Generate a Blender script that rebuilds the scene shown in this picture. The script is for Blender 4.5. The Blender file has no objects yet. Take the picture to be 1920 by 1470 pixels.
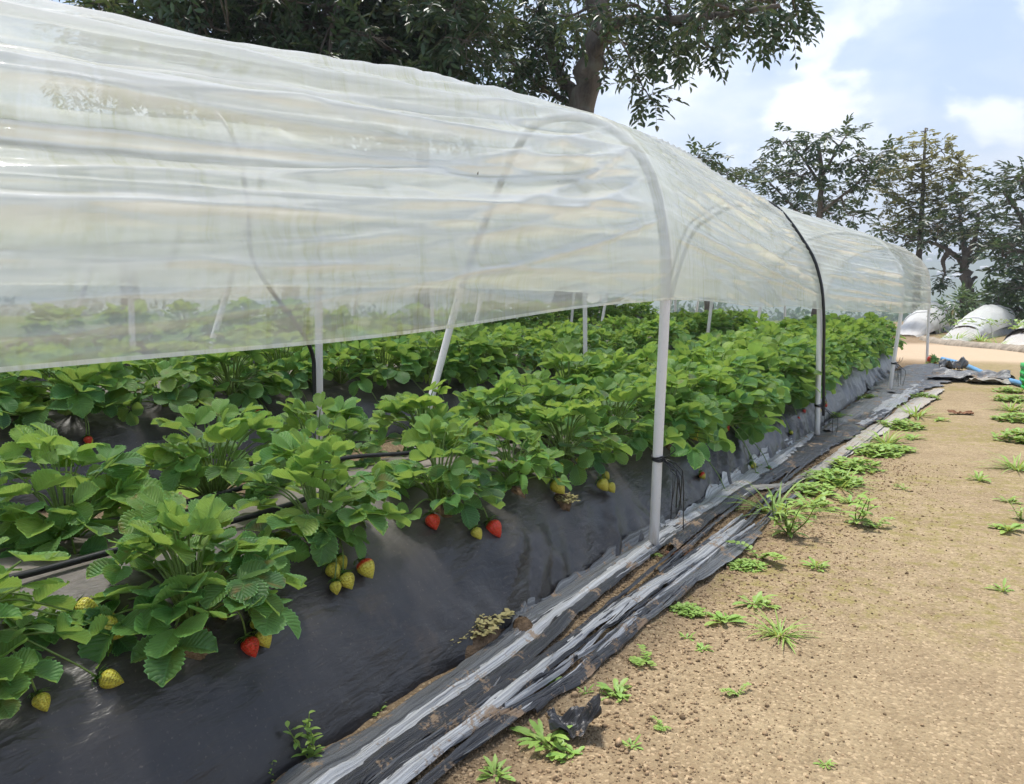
import bpy, math, random
import numpy as np
from mathutils import Matrix, Vector
PI = math.pi
RNG = np.random.default_rng(7)
random.seed(7)
SC = bpy.context.scene
COL = SC.collection

# ------------------------------------------------------------------ camera
CAM_H, FPX, HZ, VX = 0.70, 1400.0, 588.0, 1868.0
YAW = math.atan2(VX - 960, math.hypot(FPX, HZ - 735))
PITCH = math.atan((735 - HZ) / FPX)
F = np.array([-math.sin(YAW) * math.cos(PITCH), math.cos(YAW) * math.cos(PITCH), -math.sin(PITCH)])
R = np.array([math.cos(YAW), math.sin(YAW), 0.0])
U = np.cross(R, F)
CP = np.array([0, 0, CAM_H])
cam_d = bpy.data.cameras.new("camera")
cam = bpy.data.objects.new("camera", cam_d)
COL.objects.link(cam)
cam_d.sensor_width = 36.0
cam_d.lens = FPX / 1920 * 36
cam_d.clip_start = 0.02
cam_d.clip_end = 9000
cam.matrix_world = Matrix(((R[0], U[0], -F[0], 0), (R[1], U[1], -F[1], 0), (R[2], U[2], -F[2], CAM_H), (0, 0, 0, 1)))
SC.camera = cam

# ------------------------------------------------------------------ light
SUN_EL, SUN_AZ = math.radians(74), math.radians(-50)      # azimuth from +Y towards +X
EXPOSURE = 1.72
SUN_STRENGTH = 2.3
SKY_STRENGTH = 0.064
CLOUD = 0.46
world = bpy.data.worlds.new("World")
SC.world = world
world.use_nodes = True
SC.view_settings.view_transform = 'Standard'
SC.view_settings.look = 'None'
SC.view_settings.gamma = 1
SC.view_settings.exposure = EXPOSURE
SC.view_settings.use_curve_mapping = False
SC.cycles.max_bounces = 8
SC.cycles.transparent_max_bounces = 24
SC.cycles.transmission_bounces = 6
SC.cycles.diffuse_bounces = 3
SC.cycles.glossy_bounces = 3
SC.cycles.caustics_reflective = False
SC.cycles.caustics_refractive = False
SC.cycles.use_denoising = True
SC.cycles.use_adaptive_sampling = True
SC.cycles.adaptive_threshold = 0.02


class NT:
    """small helper to write node trees"""
    def __init__(s, tree):
        s.t = tree
        s.t.nodes.clear()

    def n(s, typ, ins=None, **kw):
        nd = s.t.nodes.new(typ)
        for k, v in kw.items():
            setattr(nd, k, v)
        for k, v in (ins or {}).items():
            sock = nd.inputs[k]
            if isinstance(v, bpy.types.NodeSocket):
                s.t.links.new(v, sock)
            else:
                sock.default_value = v
        return nd

    def math(s, op, a, b=0.5, clamp=False):
        nd = s.n('ShaderNodeMath', {0: a, 1: b}, operation=op)
        nd.use_clamp = clamp
        return nd.outputs[0]

    def mix(s, fac, a, b, blend='MIX'):
        nd = s.n('ShaderNodeMix', data_type='RGBA', blend_type=blend)
        for i, v in ((0, fac), (6, a), (7, b)):
            if isinstance(v, bpy.types.NodeSocket):
                s.t.links.new(v, nd.inputs[i])
            else:
                nd.inputs[i].default_value = v if i == 0 else (*v, 1)[:4]
        return nd.outputs[2]

    def ramp(s, fac, stops, interp='LINEAR'):
        nd = s.n('ShaderNodeValToRGB', {0: fac})
        nd.color_ramp.interpolation = interp
        el = nd.color_ramp.elements
        while len(el) < len(stops):
            el.new(0.5)
        for e, (p, c) in zip(el, stops):
            e.position = p
            e.color = (c, c, c, 1) if isinstance(c, (int, float)) else (*c, 1)
        return nd.outputs[0]

    def noise(s, vec, scale, detail=3, rough=0.55, dist=0.0):
        return s.n('ShaderNodeTexNoise', {'Vector': vec, 'Scale': scale, 'Detail': detail, 'Roughness': rough, 'Distortion': dist}).outputs[0]

    def mapped(s, vec, scale=(1, 1, 1), loc=(0, 0, 0), rot=(0, 0, 0)):
        return s.n('ShaderNodeMapping', {'Vector': vec, 'Scale': scale, 'Location': loc, 'Rotation': rot}).outputs[0]

    def bump(s, h, strength, dist, normal=None):
        nd = s.n('ShaderNodeBump', {'Height': h, 'Strength': strength, 'Distance': dist})
        if normal:
            s.t.links.new(normal, nd.inputs['Normal'])
        return nd.outputs[0]


def build_world():
    t = NT(world.node_tree)
    sky = t.n('ShaderNodeTexSky', sky_type='NISHITA', sun_disc=False, sun_elevation=SUN_EL, sun_rotation=SUN_AZ,
              altitude=600, air_density=1.0, dust_density=1.2, ozone_density=1.2)
    g = t.n('ShaderNodeTexCoord').outputs['Generated']
    sep = t.n('ShaderNodeSeparateXYZ', {0: g})
    zc = t.math('MAXIMUM', sep.outputs[2], 0.02)
    den = t.math('ADD', zc, 0.25)
    px = t.math('DIVIDE', sep.outputs[0], den)
    py = t.math('DIVIDE', sep.outputs[1], den)
    v = t.n('ShaderNodeCombineXYZ', {0: px, 1: py, 2: 0.0}).outputs[0]
    vv = t.mapped(v, loc=(3.1, 1.7, 0))
    n1 = t.noise(vv, 1.35, 7, 0.56, 0.35)
    n2 = t.noise(t.mapped(v, loc=(8, 3, 0)), 3.2, 8, 0.6, 0.25)
    m = t.math('ADD', t.math('MULTIPLY', n1, 0.62), t.math('MULTIPLY', n2, 0.38))
    horizon = t.ramp(sep.outputs[2], [(0.0, 0.16), (0.30, 0.0)])
    m = t.math('ADD', m, horizon)
    cov = t.ramp(m, [(0.46, 0.06), (0.55, 0.45), (0.66, 1.0)])
    tone = t.ramp(n2, [(0.30, (0.62, 0.67, 0.76)), (0.55, (0.86, 0.90, 0.97)), (0.68, (1.0, 1.0, 1.0))])
    cloud = t.n('ShaderNodeVectorMath', {0: tone, 1: (CLOUD, CLOUD, CLOUD)}, operation='MULTIPLY').outputs[0]
    skys = t.n('ShaderNodeVectorMath', {0: sky.outputs[0], 1: (SKY_STRENGTH,) * 3}, operation='MULTIPLY').outputs[0]
    # a few bright cumulus heads low over the horizon
    n3 = t.noise(t.mapped(g, (5.5, 5.5, 9.0), (0.35, 0.0, 0.2)), 1.0, 9, 0.55, 0.2)
    band = t.ramp(sep.outputs[2], [(0.10, 0.0), (0.19, 1.0), (0.27, 0.9), (0.40, 0.0)])
    cum = t.math('MULTIPLY', t.ramp(n3, [(0.50, 0.0), (0.56, 0.85), (0.66, 1.0)]), band)
    c = t.mix(cov, skys, cloud)
    c = t.mix(cum, c, (CLOUD * 1.18, CLOUD * 1.18, CLOUD * 1.2))
    bg = t.n('ShaderNodeBackground', {'Color': c, 'Strength': 1.0})
    t.n('ShaderNodeOutputWorld', {'Surface': bg.outputs[0]})


build_world()
sun_d = bpy.data.lights.new("sun", 'SUN')
sun_d.energy = SUN_STRENGTH
sun_d.angle = math.radians(9)
sun_d.color = (1.0, 0.96, 0.90)
sun = bpy.data.objects.new("sun", sun_d)
COL.objects.link(sun)
sdir = Vector((math.sin(SUN_AZ) * math.cos(SUN_EL), math.cos(SUN_AZ) * math.cos(SUN_EL), math.sin(SUN_EL)))
sun.rotation_euler = sdir.to_track_quat('Z', 'Y').to_euler()


# ------------------------------------------------------------------ photo measuring helpers (pixel of the 1920x1470 photo -> ray)
def ray(x, y):
    return F + R * (x - 960) / FPX - U * (y - 735) / FPX


def onz(x, y, z=0.0):
    d = ray(x, y)
    return CP + d * ((z - CAM_H) / d[2])


def onx(x, y, X):
    d = ray(x, y)
    return CP + d * (X / d[0])


def ony(x, y, Y):
    d = ray(x, y)
    return CP + d * (Y / d[1])


def sstep(a, b, x):
    t = np.clip((np.asarray(x, float) - a) / (b - a), 0, 1)
    return t * t * (3 - 2 * t)


def hash2(ix, iy, seed):
    h = (ix.astype(np.int64) * 374761393 + iy.astype(np.int64) * 668265263 + seed * 1442695041) & 0xffffffff
    h = ((h ^ (h >> 13)) * 1274126177) & 0xffffffff
    h = h ^ (h >> 16)
    return (h & 0xffffff) / float(0xffffff)


def vn(x, y, seed=0):
    x = np.asarray(x, float); y = np.asarray(y, float)
    x, y = np.broadcast_arrays(x, y)
    ix = np.floor(x); iy = np.floor(y)
    fx = x - ix; fy = y - iy
    fx = fx * fx * (3 - 2 * fx); fy = fy * fy * (3 - 2 * fy)
    a = hash2(ix, iy, seed); b = hash2(ix + 1, iy, seed); c = hash2(ix, iy + 1, seed); d = hash2(ix + 1, iy + 1, seed)
    return (a * (1 - fx) + b * fx) * (1 - fy) + (c * (1 - fx) + d * fx) * fy


def fbm(x, y, o=4, seed=0):
    s = 0; a = 0.5; t = 0
    for i in range(o):
        s = s + a * vn(np.asarray(x) * 2 ** i, np.asarray(y) * 2 ** i, seed + i * 17)
        t += a; a *= 0.5
    return s / t - 0.5


def gz(x, y):
    """height of the ground"""
    y = np.asarray(y, float); x = np.asarray(x, float)
    up = np.interp(x, [-9, -4.68, -3.72, -3.24, -2.28, -1.84], [0.5, 0.28, 0.28, 0.14, 0.14, 0.0])   # the beds step up the slope
    return 0.14 * np.clip((y - 4.4) / 5.4, 0, 1) + up * (1 - sstep(9.9, 11.5, y))


# ------------------------------------------------------------------ object helpers
def mk(name, verts, faces, mats, parent=None, smooth=True, uv=None, tint=None, fmat=None, attr='tint'):
    """ONE mesh object from numpy verts and a face list/array"""
    me = bpy.data.meshes.new(name)
    verts = np.asarray(verts, float)
    if isinstance(faces, np.ndarray):
        nf, k = faces.shape
        me.vertices.add(len(verts)); me.vertices.foreach_set('co', verts.ravel())
        me.loops.add(nf * k); me.loops.foreach_set('vertex_index', faces.ravel().astype(np.int32))
        me.polygons.add(nf)
        me.polygons.foreach_set('loop_start', np.arange(0, nf * k, k, dtype=np.int32))
        me.polygons.foreach_set('loop_total', np.full(nf, k, dtype=np.int32))
        me.update(calc_edges=True)
    else:
        me.from_pydata([tuple(v) for v in verts], [], faces)
    me.validate()
    if smooth and len(me.polygons):
        me.polygons.foreach_set('use_smooth', np.ones(len(me.polygons), dtype=bool))
    for m in (mats if isinstance(mats, (list, tuple)) else [mats]):
        me.materials.append(m)
    if fmat is not None:
        me.polygons.foreach_set('material_index', np.asarray(fmat, dtype=np.int32))
    if uv is not None:
        l = me.uv_layers.new(name='UVMap')
        vi = np.empty(len(me.loops), dtype=np.int32); me.loops.foreach_get('vertex_index', vi)
        l.data.foreach_set('uv', np.asarray(uv, float)[vi].ravel())
    if tint is not None:
        a = me.color_attributes.new(attr, 'FLOAT_COLOR', 'POINT')
        tt = np.asarray(tint, float)
        if tt.shape[1] == 3:
            tt = np.hstack([tt, np.ones((len(tt), 1))])
        a.data.foreach_set('color', tt.ravel())
    o = bpy.data.objects.new(name, me)
    COL.objects.link(o)
    if parent is not None:
        o.parent = parent
    return o


def tag(o, label=None, cat=None, group=None, kind=None):
    if label: o['label'] = label
    if cat: o['category'] = cat
    if group: o['group'] = group
    if kind: o['kind'] = kind
    return o


def thing(name, label, cat, loc=(0, 0, 0), rz=0, group=None):
    o = bpy.data.objects.new(name, None)
    o.empty_display_size = 0.05
    COL.objects.link(o)
    o.location = tuple(float(v) for v in loc); o.rotation_euler = (0, 0, rz)
    return tag(o, label, cat, group)


def copy_tree(o, parent=None):
    c = o.copy(); COL.objects.link(c)
    if parent is not None:
        c.parent = parent
    for ch in list(o.children):
        copy_tree(ch, c)
    return c


class MB:
    """collects arrays of quads into one mesh"""
    def __init__(s):
        s.v = []; s.f = []; s.uv = []; s.t = []; s.m = []; s.n = 0

    def add(s, v, f, uv=None, tint=None, mat=0):
        v = np.asarray(v, float); f = np.asarray(f, int)
        if f.shape[1] == 3:
            f = np.hstack([f, f[:, 2:3]])
        s.v.append(v); s.f.append(f + s.n); s.n += len(v)
        s.uv.append(uv if uv is not None else np.zeros((len(v), 2)))
        t = np.asarray(tint if tint is not None else (0, 0.5, 0), float)
        if t.ndim == 1:
            t = np.tile(t, (len(v), 1))
        s.t.append(t); s.m.append(np.full(len(f), mat))
        return s

    def build(s, name, mats, parent=None, smooth=True):
        v = np.vstack(s.v); f = np.vstack(s.f); m = np.concatenate(s.m)
        tri = f[:, 2] == f[:, 3]
        if tri.any():
            fl = [list(q[:3]) if t else list(q) for q, t in zip(f.tolist(), tri)]
        else:
            fl = f
        return mk(name, v, fl, mats, parent, smooth, np.vstack(s.uv), np.vstack(s.t), m)


def grid_faces(nr, nc, wrap=False):
    i = np.arange(nr - 1)[:, None]
    j = np.arange(nc if wrap else nc - 1)[None, :]
    j2 = (j + 1) % nc
    return np.stack([i * nc + j, i * nc + j2, (i + 1) * nc + j2, (i + 1) * nc + j], -1).reshape(-1, 4)


def cr(pts, n):
    """smooth curve through points, resampled to n even points"""
    p = np.asarray(pts, float)
    q = np.vstack([2 * p[0] - p[1], p, 2 * p[-1] - p[-2]])
    out = []
    for i in range(1, len(q) - 2):
        t = np.linspace(0, 1, 16, endpoint=False)[:, None]
        a, b, c, d = q[i - 1], q[i], q[i + 1], q[i + 2]
        out.append(0.5 * (2 * b + (c - a) * t + (2 * a - 5 * b + 4 * c - d) * t ** 2 + (-a + 3 * b - 3 * c + d) * t ** 3))
    out.append(p[-1:])
    c = np.vstack(out)
    s = np.concatenate([[0], np.cumsum(np.linalg.norm(np.diff(c, axis=0), axis=1))])
    u = np.linspace(0, s[-1], n)
    return np.stack([np.interp(u, s, c[:, k]) for k in range(3)], 1)


def tube(pts, rad, seg=8, cap=True):
    p = np.asarray(pts, float); n = len(p)
    rad = np.broadcast_to(np.asarray(rad, float), (n,))
    t = np.gradient(p, axis=0); t /= np.linalg.norm(t, axis=1)[:, None] + 1e-12
    ref = np.array([0, 0, 1.0]) if abs(t[0][2]) < 0.9 else np.array([1.0, 0, 0])
    ns = []
    a = np.cross(t[0], ref); a /= np.linalg.norm(a)
    for i in range(n):
        a = a - t[i] * (a @ t[i]); a /= np.linalg.norm(a) + 1e-12
        ns.append(a)
    ns = np.array(ns); bs = np.cross(t, ns)
    ang = np.linspace(0, 2 * PI, seg, endpoint=False)
    v = p[:, None, :] + rad[:, None, None] * (np.cos(ang)[None, :, None] * ns[:, None, :] + np.sin(ang)[None, :, None] * bs[:, None, :])
    v = v.reshape(-1, 3); f = grid_faces(n, seg, True)
    if cap:
        k = len(v)
        v = np.vstack([v, p[:1], p[-1:]])
        j = np.arange(seg); j2 = (j + 1) % seg
        f = np.vstack([f, np.stack([j2, j, np.full(seg, k), np.full(seg, k)], 1),
                       np.stack([(n - 1) * seg + j, (n - 1) * seg + j2, np.full(seg, k + 1), np.full(seg, k + 1)], 1)])
    return v, f


# ------------------------------------------------------------------ materials
def mat(name):
    m = bpy.data.materials.new(name)
    m.use_nodes = True
    return m, NT(m.node_tree)


def out(t, s):
    t.n('ShaderNodeOutputMaterial', {'Surface': s})


def simple(name, col, rough=0.5, spec=0.5, var=0.0, vscale=30, bump=0.0, bdist=0.002, col2=None):
    m, t = mat(name)
    co = t.n('ShaderNodeTexCoord').outputs['Object']
    c = (*col, 1)
    ins = {'Roughness': rough, 'Specular IOR Level': spec}
    if var > 0 or col2:
        nz = t.noise(co, vscale, 4, 0.6)
        c2 = col2 if col2 else tuple(min(1, k * (1 + var)) for k in col)
        c1 = col if col2 else tuple(k * (1 - var) for k in col)
        c = t.mix(t.ramp(nz, [(0.35, 0.0), (0.65, 1.0)]), c1, c2)
    ins['Base Color'] = c
    if bump > 0:
        ins['Normal'] = t.bump(t.noise(co, vscale * 3, 4, 0.6), bump, bdist)
    b = t.n('ShaderNodeBsdfPrincipled', ins)
    out(t, b.outputs[0])
    return m


def m_leaf(name, dark, mid, young, translucent=0.3, rough=0.42, veins=True):
    m, t = mat(name)
    a = t.n('ShaderNodeAttribute', attribute_name='tint')
    sp = t.n('ShaderNodeSeparateColor', {0: a.outputs[0]})
    inf = t.n('ShaderNodeObjectInfo')
    g = t.math('ADD', sp.outputs[1], t.math('MULTIPLY', t.math('SUBTRACT', inf.outputs['Random'], 0.5), 0.35), True)
    c = t.mix(g, dark, mid)
    c = t.mix(sp.outputs[0], c, young)
    c = t.mix(sp.outputs[2], c, (0.30, 0.13, 0.04))
    co = t.n('ShaderNodeTexCoord').outputs['Object']
    blot = t.noise(co, 45, 3)
    c = t.mix(t.ramp(blot, [(0.35, 0.30), (0.7, 0.0)]), c, tuple(k * 0.55 for k in dark))
    ins = {'Roughness': rough, 'Specular IOR Level': 0.45}
    if veins:
        uv = t.n('ShaderNodeUVMap').outputs[0]
        us = t.n('ShaderNodeSeparateXYZ', {0: uv})
        au = t.math('ABSOLUTE', t.math('SUBTRACT', us.outputs[0], 0.5))
        ph = t.math('SUBTRACT', us.outputs[1], t.math('MULTIPLY', au, 0.62))
        w = t.math('ABSOLUTE', t.math('SINE', t.math('MULTIPLY', ph, 9 * PI)))
        vein = t.ramp(w, [(0.0, 0.0), (0.55, 0.8), (1.0, 1.0)])
        mid_ = t.ramp(au, [(0.0, 0.0), (0.05, 1.0)])
        h = t.math('MULTIPLY', vein, mid_)
        c = t.mix(t.ramp(h, [(0.0, 0.28), (0.5, 0.0)]), c, tuple(min(1, k * 1.7 + 0.02) for k in mid))
        rim = t.math('MAXIMUM', t.ramp(au, [(0.455, 0.0), (0.495, 0.7)]), t.ramp(us.outputs[1], [(0.955, 0.0), (0.995, 0.7)]))
        c = t.mix(rim, c, tuple(min(1, k * 1.35 + 0.06) for k in mid))
        fine = t.noise(t.mapped(uv, (14, 22, 1)), 1.0, 3)
        hh = t.math('ADD', h, t.math('MULTIPLY', fine, 0.55))
        ins['Normal'] = t.bump(hh, 0.55, 0.0035)
    geo = t.n('ShaderNodeNewGeometry')
    pale = t.mix(0.45, c, tuple(min(1, k * 1.5 + 0.05) for k in mid))
    cc = t.mix(geo.outputs['Backfacing'], c, pale)
    ins['Base Color'] = cc
    p = t.n('ShaderNodeBsdfPrincipled', ins)
    trc = t.mix(0.5, c, tuple(min(1.0, k * 1.3) for k in young))
    tr = t.n('ShaderNodeBsdfTranslucent', {'Color': trc})
    mx = t.n('ShaderNodeMixShader', {0: translucent, 1: p.outputs[0], 2: tr.outputs[0]})
    out(t, mx.outputs[0])
    return m


def m_film(name, clear=0.66, dirt=1.25, tintc=(0.78, 0.79, 0.735), rough=0.11):
    """thin translucent polythene with green dirt streaks; uv = metres along, metres around"""
    m, t = mat(name)
    uv = t.n('ShaderNodeUVMap').outputs[0]
    streak = t.noise(t.mapped(uv, (34, 3.2, 1)), 1.0, 6, 0.66, 1.2)
    streak2 = t.noise(t.mapped(uv, (120, 3.5, 1), (3, 1, 0)), 1.0, 4, 0.6, 1.0)
    patch = t.noise(t.mapped(uv, (1.3, 2.6, 1)), 1.0, 4, 0.6)
    patch2 = t.noise(t.mapped(uv, (0.9, 1.6, 1), (7, 2, 0)), 1.0, 3, 0.55)
    us = t.n('ShaderNodeSeparateXYZ', {0: uv})
    d = t.math('MULTIPLY', t.ramp(streak, [(0.48, 0.0), (0.72, 1.0)]), t.ramp(patch, [(0.40, 0.0), (0.58, 1.0)]))
    d2 = t.math('MULTIPLY', t.ramp(streak2, [(0.52, 0.0), (0.70, 1.0)]), t.ramp(patch2, [(0.48, 0.0), (0.62, 0.55)]))
    dd = t.math('MULTIPLY', t.math('ADD', d, d2, True), dirt, True)
    speck = t.ramp(t.n('ShaderNodeTexVoronoi', {'Vector': uv, 'Scale': 9.0, 'Randomness': 1.0}).outputs['Distance'], [(0.018, 1.0), (0.034, 0.0)])
    speck = t.math('MULTIPLY', speck, dirt, True)
    c = t.mix(t.math('MULTIPLY', dd, 0.8), tintc, (0.44, 0.45, 0.22))
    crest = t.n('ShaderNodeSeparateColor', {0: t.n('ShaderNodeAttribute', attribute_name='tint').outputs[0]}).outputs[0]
    c = t.mix(t.math('MULTIPLY', crest, 0.7), c, (0.92, 0.92, 0.91))         # stress-whitening along the creases, with bright fold highlights painted into the colour
    c = t.mix(speck, c, (0.10, 0.08, 0.03))
    nb = t.noise(t.mapped(uv, (55, 5, 1)), 1.0, 3)
    nb2 = t.noise(t.mapped(uv, (3.0, 14, 1)), 1.0, 3, 0.5, 0.4)
    bmp = t.bump(t.math('ADD', t.math('MULTIPLY', nb, 0.10), nb2), 0.5, 0.014)
    df = t.n('ShaderNodeBsdfDiffuse', {'Color': c, 'Normal': bmp})
    tl = t.n('ShaderNodeBsdfTranslucent', {'Color': c, 'Normal': bmp})
    body = t.n('ShaderNodeMixShader', {0: 0.62, 1: df.outputs[0], 2: tl.outputs[0]})
    tr = t.n('ShaderNodeBsdfTransparent', {'Color': (0.96, 0.97, 0.95, 1)})
    fac = t.math('ADD', 1 - clear, t.math('MULTIPLY', dd, 0.10))
    fac = t.math('ADD', fac, t.math('MULTIPLY', t.math('SUBTRACT', patch, 0.5), 0.16), True)
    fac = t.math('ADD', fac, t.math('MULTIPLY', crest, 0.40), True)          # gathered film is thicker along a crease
    fac = t.math('MAXIMUM', fac, speck)
    # a sheet seen edge-on is crossed by a longer path: less shows through
    lw = t.n('ShaderNodeLayerWeight', {'Blend': 0.35}).outputs['Facing']
    fac = t.math('ADD', fac, t.math('MULTIPLY', lw, 0.38), True)
    edge = t.math('MAXIMUM', t.math('LESS_THAN', us.outputs[1], 0.006), t.math('GREATER_THAN', us.outputs[1], 1.744))
    fac = t.math('MAXIMUM', fac, t.math('MULTIPLY', edge, 0.85))
    s = t.n('ShaderNodeMixShader', {0: fac, 1: tr.outputs[0], 2: body.outputs[0]})
    fc = t.n('ShaderNodeLayerWeight', {'Blend': 0.5, 'Normal': bmp}).outputs['Facing']
    fr = t.math('ADD', 0.04, t.math('MULTIPLY', t.math('POWER', fc, 3.0), 0.26))
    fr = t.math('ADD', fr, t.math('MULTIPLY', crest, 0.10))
    gl = t.n('ShaderNodeBsdfGlossy', {'Color': (1, 1, 1, 1), 'Roughness': rough, 'Normal': bmp})
    s2 = t.n('ShaderNodeMixShader', {0: fr, 1: s.outputs[0], 2: gl.outputs[0]})
    out(t, s2.outputs[0])
    return m


def m_mulch():
    m, t = mat('black_mulch_film')
    co = t.n('ShaderNodeTexCoord').outputs['Object']
    a = t.n('ShaderNodeAttribute', attribute_name='tint')
    sp = t.n('ShaderNodeSeparateColor', {0: a.outputs[0]})
    n1 = t.noise(co, 6, 6, 0.65)
    n2 = t.noise(t.mapped(co, (8, 60, 8)), 1.0, 4, 0.6)
    n3 = t.noise(co, 160, 3, 0.6)
    dust = t.math('MULTIPLY', sp.outputs[0], t.ramp(t.math('ADD', t.math('MULTIPLY', n1, 0.7), t.math('MULTIPLY', n2, 0.3)), [(0.30, 0.25), (0.62, 1.0)]))
    speck = t.math('MULTIPLY', t.ramp(n3, [(0.62, 0.0), (0.75, 0.35)]), 0.8)
    dust = t.math('ADD', dust, speck, True)
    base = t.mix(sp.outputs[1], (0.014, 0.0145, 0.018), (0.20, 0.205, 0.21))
    c = t.mix(dust, base, (0.25, 0.215, 0.18))
    stain = t.ramp(t.noise(co, 3.1, 5, 0.7), [(0.62, 0.0), (0.72, 0.5)])
    c = t.mix(t.math('MULTIPLY', stain, 0.5), c, (0.19, 0.13, 0.08))
    r = t.math('ADD', 0.29, t.math('MULTIPLY', dust, 0.55), True)
    w1 = t.noise(t.mapped(co, (26, 9, 26)), 1.0, 4, 0.55, 0.6)
    w2 = t.noise(t.mapped(co, (70, 22, 70), rot=(0, 0, 0.5)), 1.0, 3, 0.55, 0.5)
    wm = t.ramp(t.noise(co, 2.4, 3), [(0.40, 0.15), (0.62, 1.0)])
    b = t.bump(t.math('MULTIPLY', t.math('ADD', w1, t.math('MULTIPLY', w2, 0.45)), wm), 0.6, 0.014)
    p = t.n('ShaderNodeBsdfPrincipled', {'Base Color': c, 'Roughness': r, 'Specular IOR Level': 0.5, 'Normal': b})
    out(t, p.outputs[0])
    return m


def m_strip(name, c1, c2, rough):
    m, t = mat(name)
    uv = t.n('ShaderNodeUVMap').outputs[0]
    co = t.n('ShaderNodeTexCoord').outputs['Object']
    n = t.noise(t.mapped(uv, (1.6, 170, 1)), 1.0, 5, 0.6, 0.4)
    c = t.mix(t.ramp(n, [(0.35, 0.0), (0.62, 1.0)]), c1, c2)
    soil = t.ramp(t.math('ADD', t.math('MULTIPLY', t.noise(co, 14, 5, 0.65), 0.75), t.math('MULTIPLY', t.noise(co, 130, 3), 0.25)), [(0.55, 0.0), (0.61, 0.85)])
    c = t.mix(soil, c, (0.30, 0.205, 0.125))
    b = t.bump(t.math('ADD', t.noise(t.mapped(uv, (6, 260, 1)), 1.0, 4, 0.6, 0.5), t.math('MULTIPLY', soil, 0.7)), 0.6, 0.006)
    r = t.math('ADD', rough, t.math('MULTIPLY', soil, 0.45), True)
    p = t.n('ShaderNodeBsdfPrincipled', {'Base Color': c, 'Roughness': r, 'Normal': b})
    out(t, p.outputs[0])
    return m


def m_ground():
    m, t = mat('sandy_soil')
    co = t.n('ShaderNodeTexCoord').outputs['Object']
    a = t.n('ShaderNodeAttribute', attribute_name='tint')
    sp = t.n('ShaderNodeSeparateColor', {0: a.outputs[0]})
    big = t.noise(co, 1.3, 5, 0.6)
    midn = t.noise(co, 9, 5, 0.65)
    fine = t.noise(co, 75, 4, 0.7)
    vor = t.n('ShaderNodeTexVoronoi', {'Vector': co, 'Scale': 190.0, 'Randomness': 1.0})
    vor2 = t.n('ShaderNodeTexVoronoi', {'Vector': co, 'Scale': 55.0, 'Randomness': 1.0})
    c = t.mix(t.ramp(midn, [(0.30, 0.0), (0.68, 1.0)]), (0.235, 0.178, 0.104), (0.345, 0.270, 0.163))
    c = t.mix(t.math('MULTIPLY', sp.outputs[0], 0.75), c, (0.190, 0.130, 0.078))         # loose brown soil near the strips
    c = t.mix(t.ramp(fine, [(0.36, 0.5), (0.55, 0.0)]), c, (0.21, 0.145, 0.085))
    c = t.mix(t.ramp(t.noise(co, 0.9, 5, 0.6, 0.4), [(0.50, 0.0), (0.66, 0.55)]), c, (0.215, 0.155, 0.095))
    grain = t.n('ShaderNodeSeparateColor', {0: vor.outputs['Color']}).outputs[0]
    c = t.mix(t.ramp(grain, [(0.0, 0.45), (0.25, 0.0)]), c, (0.10, 0.068, 0.042))
    c = t.mix(t.ramp(grain, [(0.78, 0.0), (1.0, 0.55)]), c, (0.50, 0.38, 0.24))
    moss = t.math('MULTIPLY', sp.outputs[1], t.ramp(t.math('ADD', t.math('MULTIPLY', big, 0.4), t.math('MULTIPLY', t.noise(co, 22, 5, 0.7), 0.6)), [(0.48, 0.0), (0.60, 0.75)]))
    c = t.mix(moss, c, (0.20, 0.175, 0.05))
    gx = t.n('ShaderNodeSeparateXYZ', {0: co}).outputs[0]
    field = t.ramp(t.math('MULTIPLY', t.math('ADD', gx, t.math('MULTIPLY', big, 1.2)), -0.1), [(0.46, 0.0), (0.52, 1.0)])
    c = t.mix(field, c, t.mix(midn, (0.05, 0.085, 0.025), (0.15, 0.17, 0.06)))
    c = t.mix(t.math('MULTIPLY', sp.outputs[2], 0.8), c, (0.50, 0.385, 0.27))            # trodden pale cross road
    h = t.math('ADD', t.math('MULTIPLY', vor.outputs['Distance'], -0.55), t.math('MULTIPLY', fine, 0.8))
    h = t.math('ADD', h, t.math('MULTIPLY', vor2.outputs['Distance'], -0.6))
    amp = t.math('ADD', 0.35, t.math('MULTIPLY', t.noise(co, 3.2, 4), 0.7))
    b = t.bump(t.math('MULTIPLY', h, amp), 0.75, 0.009)
    p = t.n('ShaderNodeBsdfPrincipled', {'Base Color': c, 'Roughness': 0.92, 'Specular IOR Level': 0.15, 'Normal': b})
    out(t, p.outputs[0])
    return m


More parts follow.
